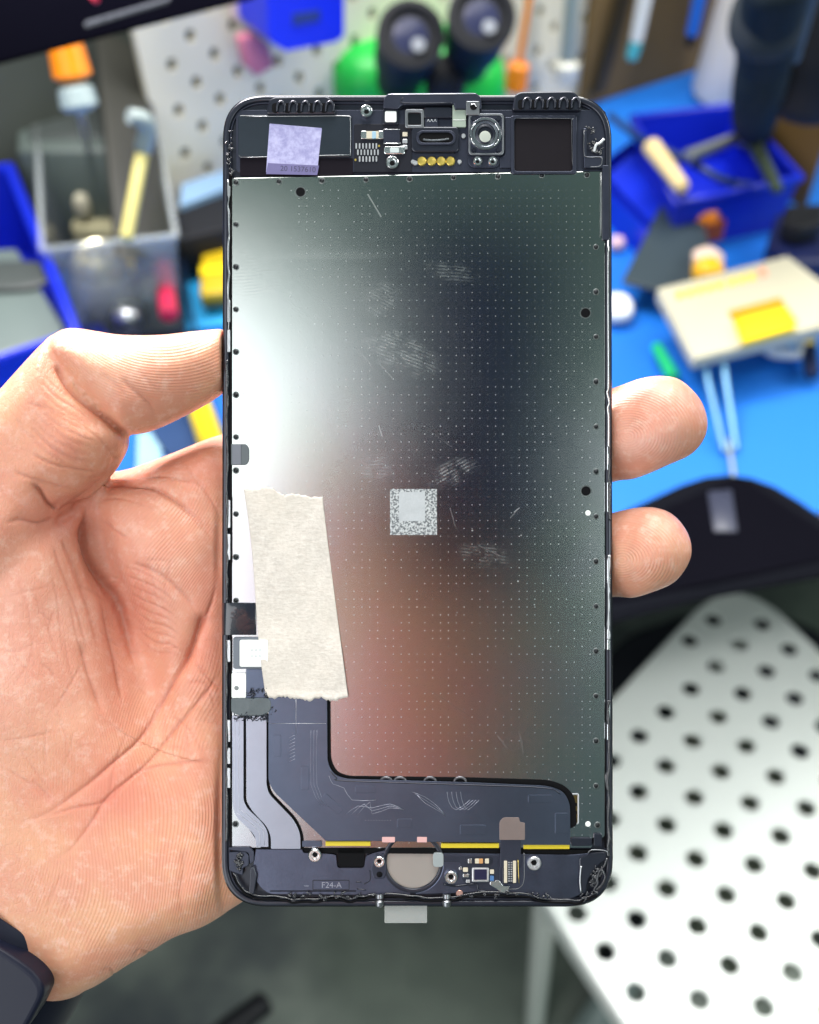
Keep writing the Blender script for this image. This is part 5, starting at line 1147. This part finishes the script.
# white bottle and black arm
wbt = empty('white_bottle', loc=W(722, 100, 0)); tag(wbt, 'white plastic bottle standing before the brown board', 'bottle')
pz = W(724, 98, .0); add(lathe('body', pz, (.12, 0, 1), [(.034, 0), (.038, .008), (.040, .12), (.042, .26), (.03, .29)], mat('bottle_white', (232, 220, 205), .45, scale=30, var=.03, albedo=(.88, .80, .70)), n=36), wbt); add(lathe('cap', pz + Vector((.035, 0, .285)), (.12, 0, 1), [(.02, 0), (.02, .04), (.015, .042)], M_white), wbt)
sa = empty('stand_arm', loc=W(752, 150, 0)); tag(sa, 'dark tapering stand arm rising at the right edge', 'stand')
add(link('arm', sweep_mesh('arm', cat([W(752, 142, .0), RP(757, 100, .95), RP(766, 50, .88), RP(778, -30, .80)], 6), [.017, .017, .018, .018, .019, .019] + [.0195] * 6 + [.021] * 7, 16), mat('arm_dark', (35, 45, 52), .75, spec=.08, scale=20, albedo=(.016, .024, .030)), smooth=True), sa)
add(rod('side_rail', RP(790, 60, .9), RP(812, -20, .86), .007, .007, mat('slate_rail', (70, 82, 90), .4, albedo=(.06, .08, .095))), sa); add(blob('joint', RP(766, 22, .85), .024, .024, .024, mat('joint_dark', (55, 62, 66), .7, spec=.1, albedo=(.035, .043, .048)), 3), sa)
tag(blob('black_case', RP(832, 30, .95), .05, .04, .07, M_bk, 3), 'black case cut by the right edge above the brown box', 'case')
tag(slab('brown_box', [(782, 48), (776, 90), (830, 120), (850, 60)], .09, 0, mat('cardboard_brown', (105, 75, 25), .7, scale=30, albedo=(.12, .07, .015))), 'brown cardboard box at the right edge', 'box')
# sponge tray
sp = empty('tip_cleaner', loc=W(740, 310, 0)); tag(sp, 'cream tip cleaning tray with a yellow sponge, standing on thin legs', 'tray')
zt = .05
add(slab('tray', [(657, 288), (788, 255), (850, 302), (850, 318), (694, 358)], zt, zt - .012, M_crm, round_=.014, bevel=.002), sp)
rng_ = random.Random(2)
add(slab('well', [(728, 311), (780, 297), (798, 322), (742, 340)], zt + .0006, zt - .002, mat('amber_well', (215, 150, 20), .4, albedo=(.62, .27, .01)), round_=.004), sp)
add(slab('sponge', [(736, 320), (786, 307), (797, 326), (744, 341)], zt + .006, zt, mat('yellow_sponge', (245, 215, 0), .7, scale=120, bump=.8, dist=.001, albedo=(.90, .62, .0)), round_=.004, bevel=.001), sp)
for i, (x, y) in enumerate(((676, 292), (686, 289.5), (696, 287), (706, 284.5), (716, 282), (728, 279), (738, 276.5), (748, 274))):
    add(slab('letter_mark', [(x, y), (x + 1.5, y + 7), (x + 7.5, y + 5.4), (x + 6, y - 1.6)], zt + .0005, zt - .001, M_yl), sp)
add(slab('red_mark', [(758, 269), (760, 277), (768, 275), (765, 267)], zt + .0005, zt - .001, mat('salmon', (230, 150, 120), .5), None), sp)
for a_, b_ in (((702, 356), (724, 452)), ((722, 354), (736, 450)), ((790, 345), (800, 352))):
    add(rod('leg', W(*a_, zt - .012), W(*b_, .004), .0022, .0022, mat('grey_blue_wire', (95, 145, 175), .35, .4)), sp)
tag(blob('amber_knob', W(708, 272, .04), .013, .011, .012, mat('amber', (240, 185, 20), .35, albedo=(.85, .45, .01)), 3), 'amber knob behind the cream tip cleaning tray', 'knob')
tag(lathe('knob_collar', W(706, 266, .03), (0, 0, 1), [(.012, 0), (.013, .01), (.008, .014)], mat('peach', (225, 200, 180), .5)), 'peach disc behind the amber knob', 'disc')
tag(blob('white_disc', W(786, 345, .012), .022, .016, .007, M_white, 3), 'white round pad under the edge of the cream tray', 'pad')
tg = empty('mini_torch', loc=W(810, 360, .0)); tag(tg, 'small black torch with a brass ring right of the cream tray', 'torch')
add(rod('body', W(812, 376, .012), W(809, 348, .014), .006, .006, mat('ink_navy', (15, 25, 60), .4, albedo=(.006, .01, .04))), tg); add(rod('ring', W(809, 348, .014), W(808, 338, .015), .0065, .0065, M_gold), tg)
tag(rod('green_pick', W(656, 346, .01), W(674, 378, .01), .0045, .0055, mat('spring_green', (20, 185, 110), .4, albedo=(.012, .46, .15))), 'green plastic pick above the upper fingertip', 'pick')
tag(blob('white_eraser', W(617, 308, .012), .013, .016, .009, M_white, 3), 'white lump against the right edge of the phone', 'eraser')
tag(blob('pink_bead', W(617, 243, .008), .007, .007, .006, mat('pinkish', (215, 180, 185), .5), 3), 'tiny pinkish bead right of the phone', 'bead')
tag(tube('white_wire', [W(728, 440, .005), W(732, 465, .005), W(735, 490, .005)], .0016, M_ptile, smooth_path=3), 'pale wire on the mat above the black chair', 'wire')
# ---- black chair below the bench corner
bc = empty('black_chair', loc=W(760, 560, FLOOR)); tag(bc, 'black chair with a glossy rounded back, between the bench and the white stool', 'chair')
M_ch = mat('chair_black', (8, 9, 12), .55, spec=.005, scale=12, albedo=(.003, .003, .005), bump=.03, var=.2)
M_chr = mat('chair_rim', (25, 27, 32), .6, spec=.01, scale=12, albedo=(.005, .0055, .008))
zb_ = .05
backpx = [(480, 585), (612, 512), (740, 455), (890, 560), (850, 565), (712, 590), (560, 630)]
add(slab('back', backpx, zb_, zb_ - .012, M_chr, round_=.13, bevel=.006), bc)
add(slab('back_panel', [(520, 580), (630, 522), (739, 474), (860, 552), (712, 582), (590, 606)], zb_ + .002, zb_ - .01, M_ch, round_=.10, bevel=.002), bc)
add(slab('reflection_patch', [(708, 491), (714, 531), (738, 531), (732, 489)], zb_ + .003, zb_, mat('reflection_slate', (50, 55, 75), .3, albedo=(.03, .034, .055)), bevel=.001), bc)  # painted reflection on the glossy back
add(slab('seat', [(600, 640), (600, 760), (819, 900), (900, 700), (819, 620), (720, 600)], SEAT - .12, SEAT - .18, mat('charcoal_fabric', (28, 32, 45), .8, scale=80, albedo=(.014, .017, .027), bump=.5, dist=.001), round_=.06, bevel=.01), bc)
pc = W(740, 700, SEAT - .18); add(rod('post', (pc.x, pc.y, FLOOR + .05), (pc.x, pc.y, SEAT - .18), .025, .025, M_metal), bc)
for k in range(5):
    a_ = k * TAU / 5 + .3; add(rod('foot', (pc.x, pc.y, FLOOR + .07), (pc.x + .27 * math.cos(a_), pc.y + .27 * math.sin(a_), FLOOR + .03), .018, .012, M_bk), bc)
# ---- white perforated stool
ws = empty('white_stool', loc=W(720, 850, FLOOR)); tag(ws, 'white metal stool with a round cornered seat full of punched holes', 'stool')
A_, B_, C_ = W(735, 566, SEAT), W(492, 826, SEAT), W(1010, 835, SEAT)
DD = B_ + C_ - A_
def sq(pts, z): return [Vector((p.x, p.y, z)) for p in pts]
cor_ = fillet([(A_.x, A_.y), (C_.x, C_.y), (DD.x, DD.y), (B_.x, B_.y)], .085, 10); ccx, ccy = (A_.x + DD.x) / 2, (A_.y + DD.y) / 2
def inset(k): return [((x - ccx) * k + ccx, (y - ccy) * k + ccy) for x, y in cor_]
def shell_mesh():
    rings = [(1.0, -.022), (1.0, -.006), (.994, -.002), (.984, 0), ]
    vs, fs = [], []; n = len(cor_)
    for k, z in rings: vs += [Vector((x, y, SEAT + z)) for x, y in inset(k)]
    vs += [Vector((x, y, SEAT - .003)) for x, y in inset(.984)] + [Vector((x, y, SEAT - .022)) for x, y in inset(.985)]
    R_ = 6; order = list(range(R_))
    for a in range(R_ - 1):
        if a == 3: continue
        for i in range(n): j = (i + 1) % n; fs.append((a * n + i, a * n + j, (a + 1) * n + j, (a + 1) * n + i))
    for i in range(n): j = (i + 1) % n; fs.append((5 * n + i, 5 * n + j, j, i))
    fs += [tuple(3 * n + i for i in range(n)), tuple(4 * n + i for i in reversed(range(n)))]
    me_ = rawmesh('seat', vs, fs); bm = bmesh.new(); bm.from_mesh(me_); bmesh.ops.recalc_face_normals(bm, faces=bm.faces); bm.to_mesh(me_); bm.free(); return me_
seat = link('seat', shell_mesh(), mat('stool_white', (230, 235, 230), .4, scale=20, var=.03, albedo=(.72, .76, .73), bump=.03))
P0 = W(666, 765, SEAT); va = W(694, 796.5, SEAT) - P0; vb = W(638.5, 791, SEAT) - P0
ms = []; bmp = bmesh.new()
poly2 = [(x, y) for x, y in inset(.90)]
def inpoly(x, y):
    c = False; n = len(poly2)
    for i in range(n):
        (ax_, ay_), (bx_, by_) = poly2[i], poly2[(i + 1) % n]
        if (ay_ > y) != (by_ > y) and x < (bx_ - ax_) * (y - ay_) / (by_ - ay_) + ax_: c = not c
    return c
skip = {(0, 2)}
for i in range(-12, 16):
    for j in range(-12, 16):
        p = P0 + va * i + vb * j
        if not inpoly(p.x, p.y): continue
        ms.append(lathe_mesh('h', (p.x, p.y, SEAT - .03), (0, 0, 1), [(.0080, 0), (.0080, .0282), (.0084, .0294), (.0094, .0302), (.0094, .034)], 18))
carve(seat, join('cut', ms)); add(seat, ws)
seat.data.polygons.foreach_set('use_smooth', [False] * len(seat.data.polygons))
under = [(.60, -.16)]
for k, (x, y) in enumerate(inset(.86)[i * len(cor_) // 4 + len(cor_) // 8] for i in range(4)):
    o_ = rod('leg', (x, y, SEAT - .02), ((x - ccx) * .88 + ccx, (y - ccy) * .88 + ccy, FLOOR), .013, .011, M_white); add(o_, ws)
add(slab('under_tray', [(720, 700), (600, 840), (760, 1000), (900, 840)], SEAT - .05, SEAT - .055, mat('under_grey', (150, 155, 135), .6, scale=14, var=.3, albedo=(.25, .27, .22))), ws)
# floor things
fr_ = W(230, 1030, FLOOR + .12); tag(rod('black_rod', W(215, 1040, FLOOR + .2), W(268, 1000, FLOOR + .2), .013, .012, M_bk), 'black rod end near the bottom edge, over the floor', 'rod')
tag(tube('floor_bar', [W(585, 1040, FLOOR + .02), W(640, 950, FLOOR + .02), W(700, 860, FLOOR + .02)], .02, M_ptile), 'pale metal bar on the floor under the stool edge', 'bar')
# ================================================================== the one who takes the picture, met only as reflection in the steel
ph2 = empty('photographing_phone', mw=PF @ Matrix.Translation((.022, .012, D + .006))); tag(ph2, 'dark smartphone taking the picture, mirrored as a dark patch in the steel plate', 'smartphone')
def pm(name, x0, y0, x1, y1, z0, z1, m, r=.008, parent=ph2, cut=None):
    pts = rr(x0, y0, x1, y1, r, 5); o = link(name, prism_mesh(name, [Vector((x, y, z1)) for x, y in pts], [Vector((x, y, z0)) for x, y in pts]), m, parent, bevel=.001); return o
pm('body', -.038, -.045, .04, .11, 0, .008, M_blk)

hm = hand.copy(); COL.objects.link(hm); hm.name = 'hand'
hm.matrix_world = PF @ Matrix.Translation((-.028, -.030, D + .036)) @ Matrix.Rotation(math.radians(-42), 4, 'Z') @ Matrix.Rotation(math.pi, 4, 'Y')
tag(hm, 'second hand holding the dark smartphone, seen only as a pink blur in the steel', 'hand')
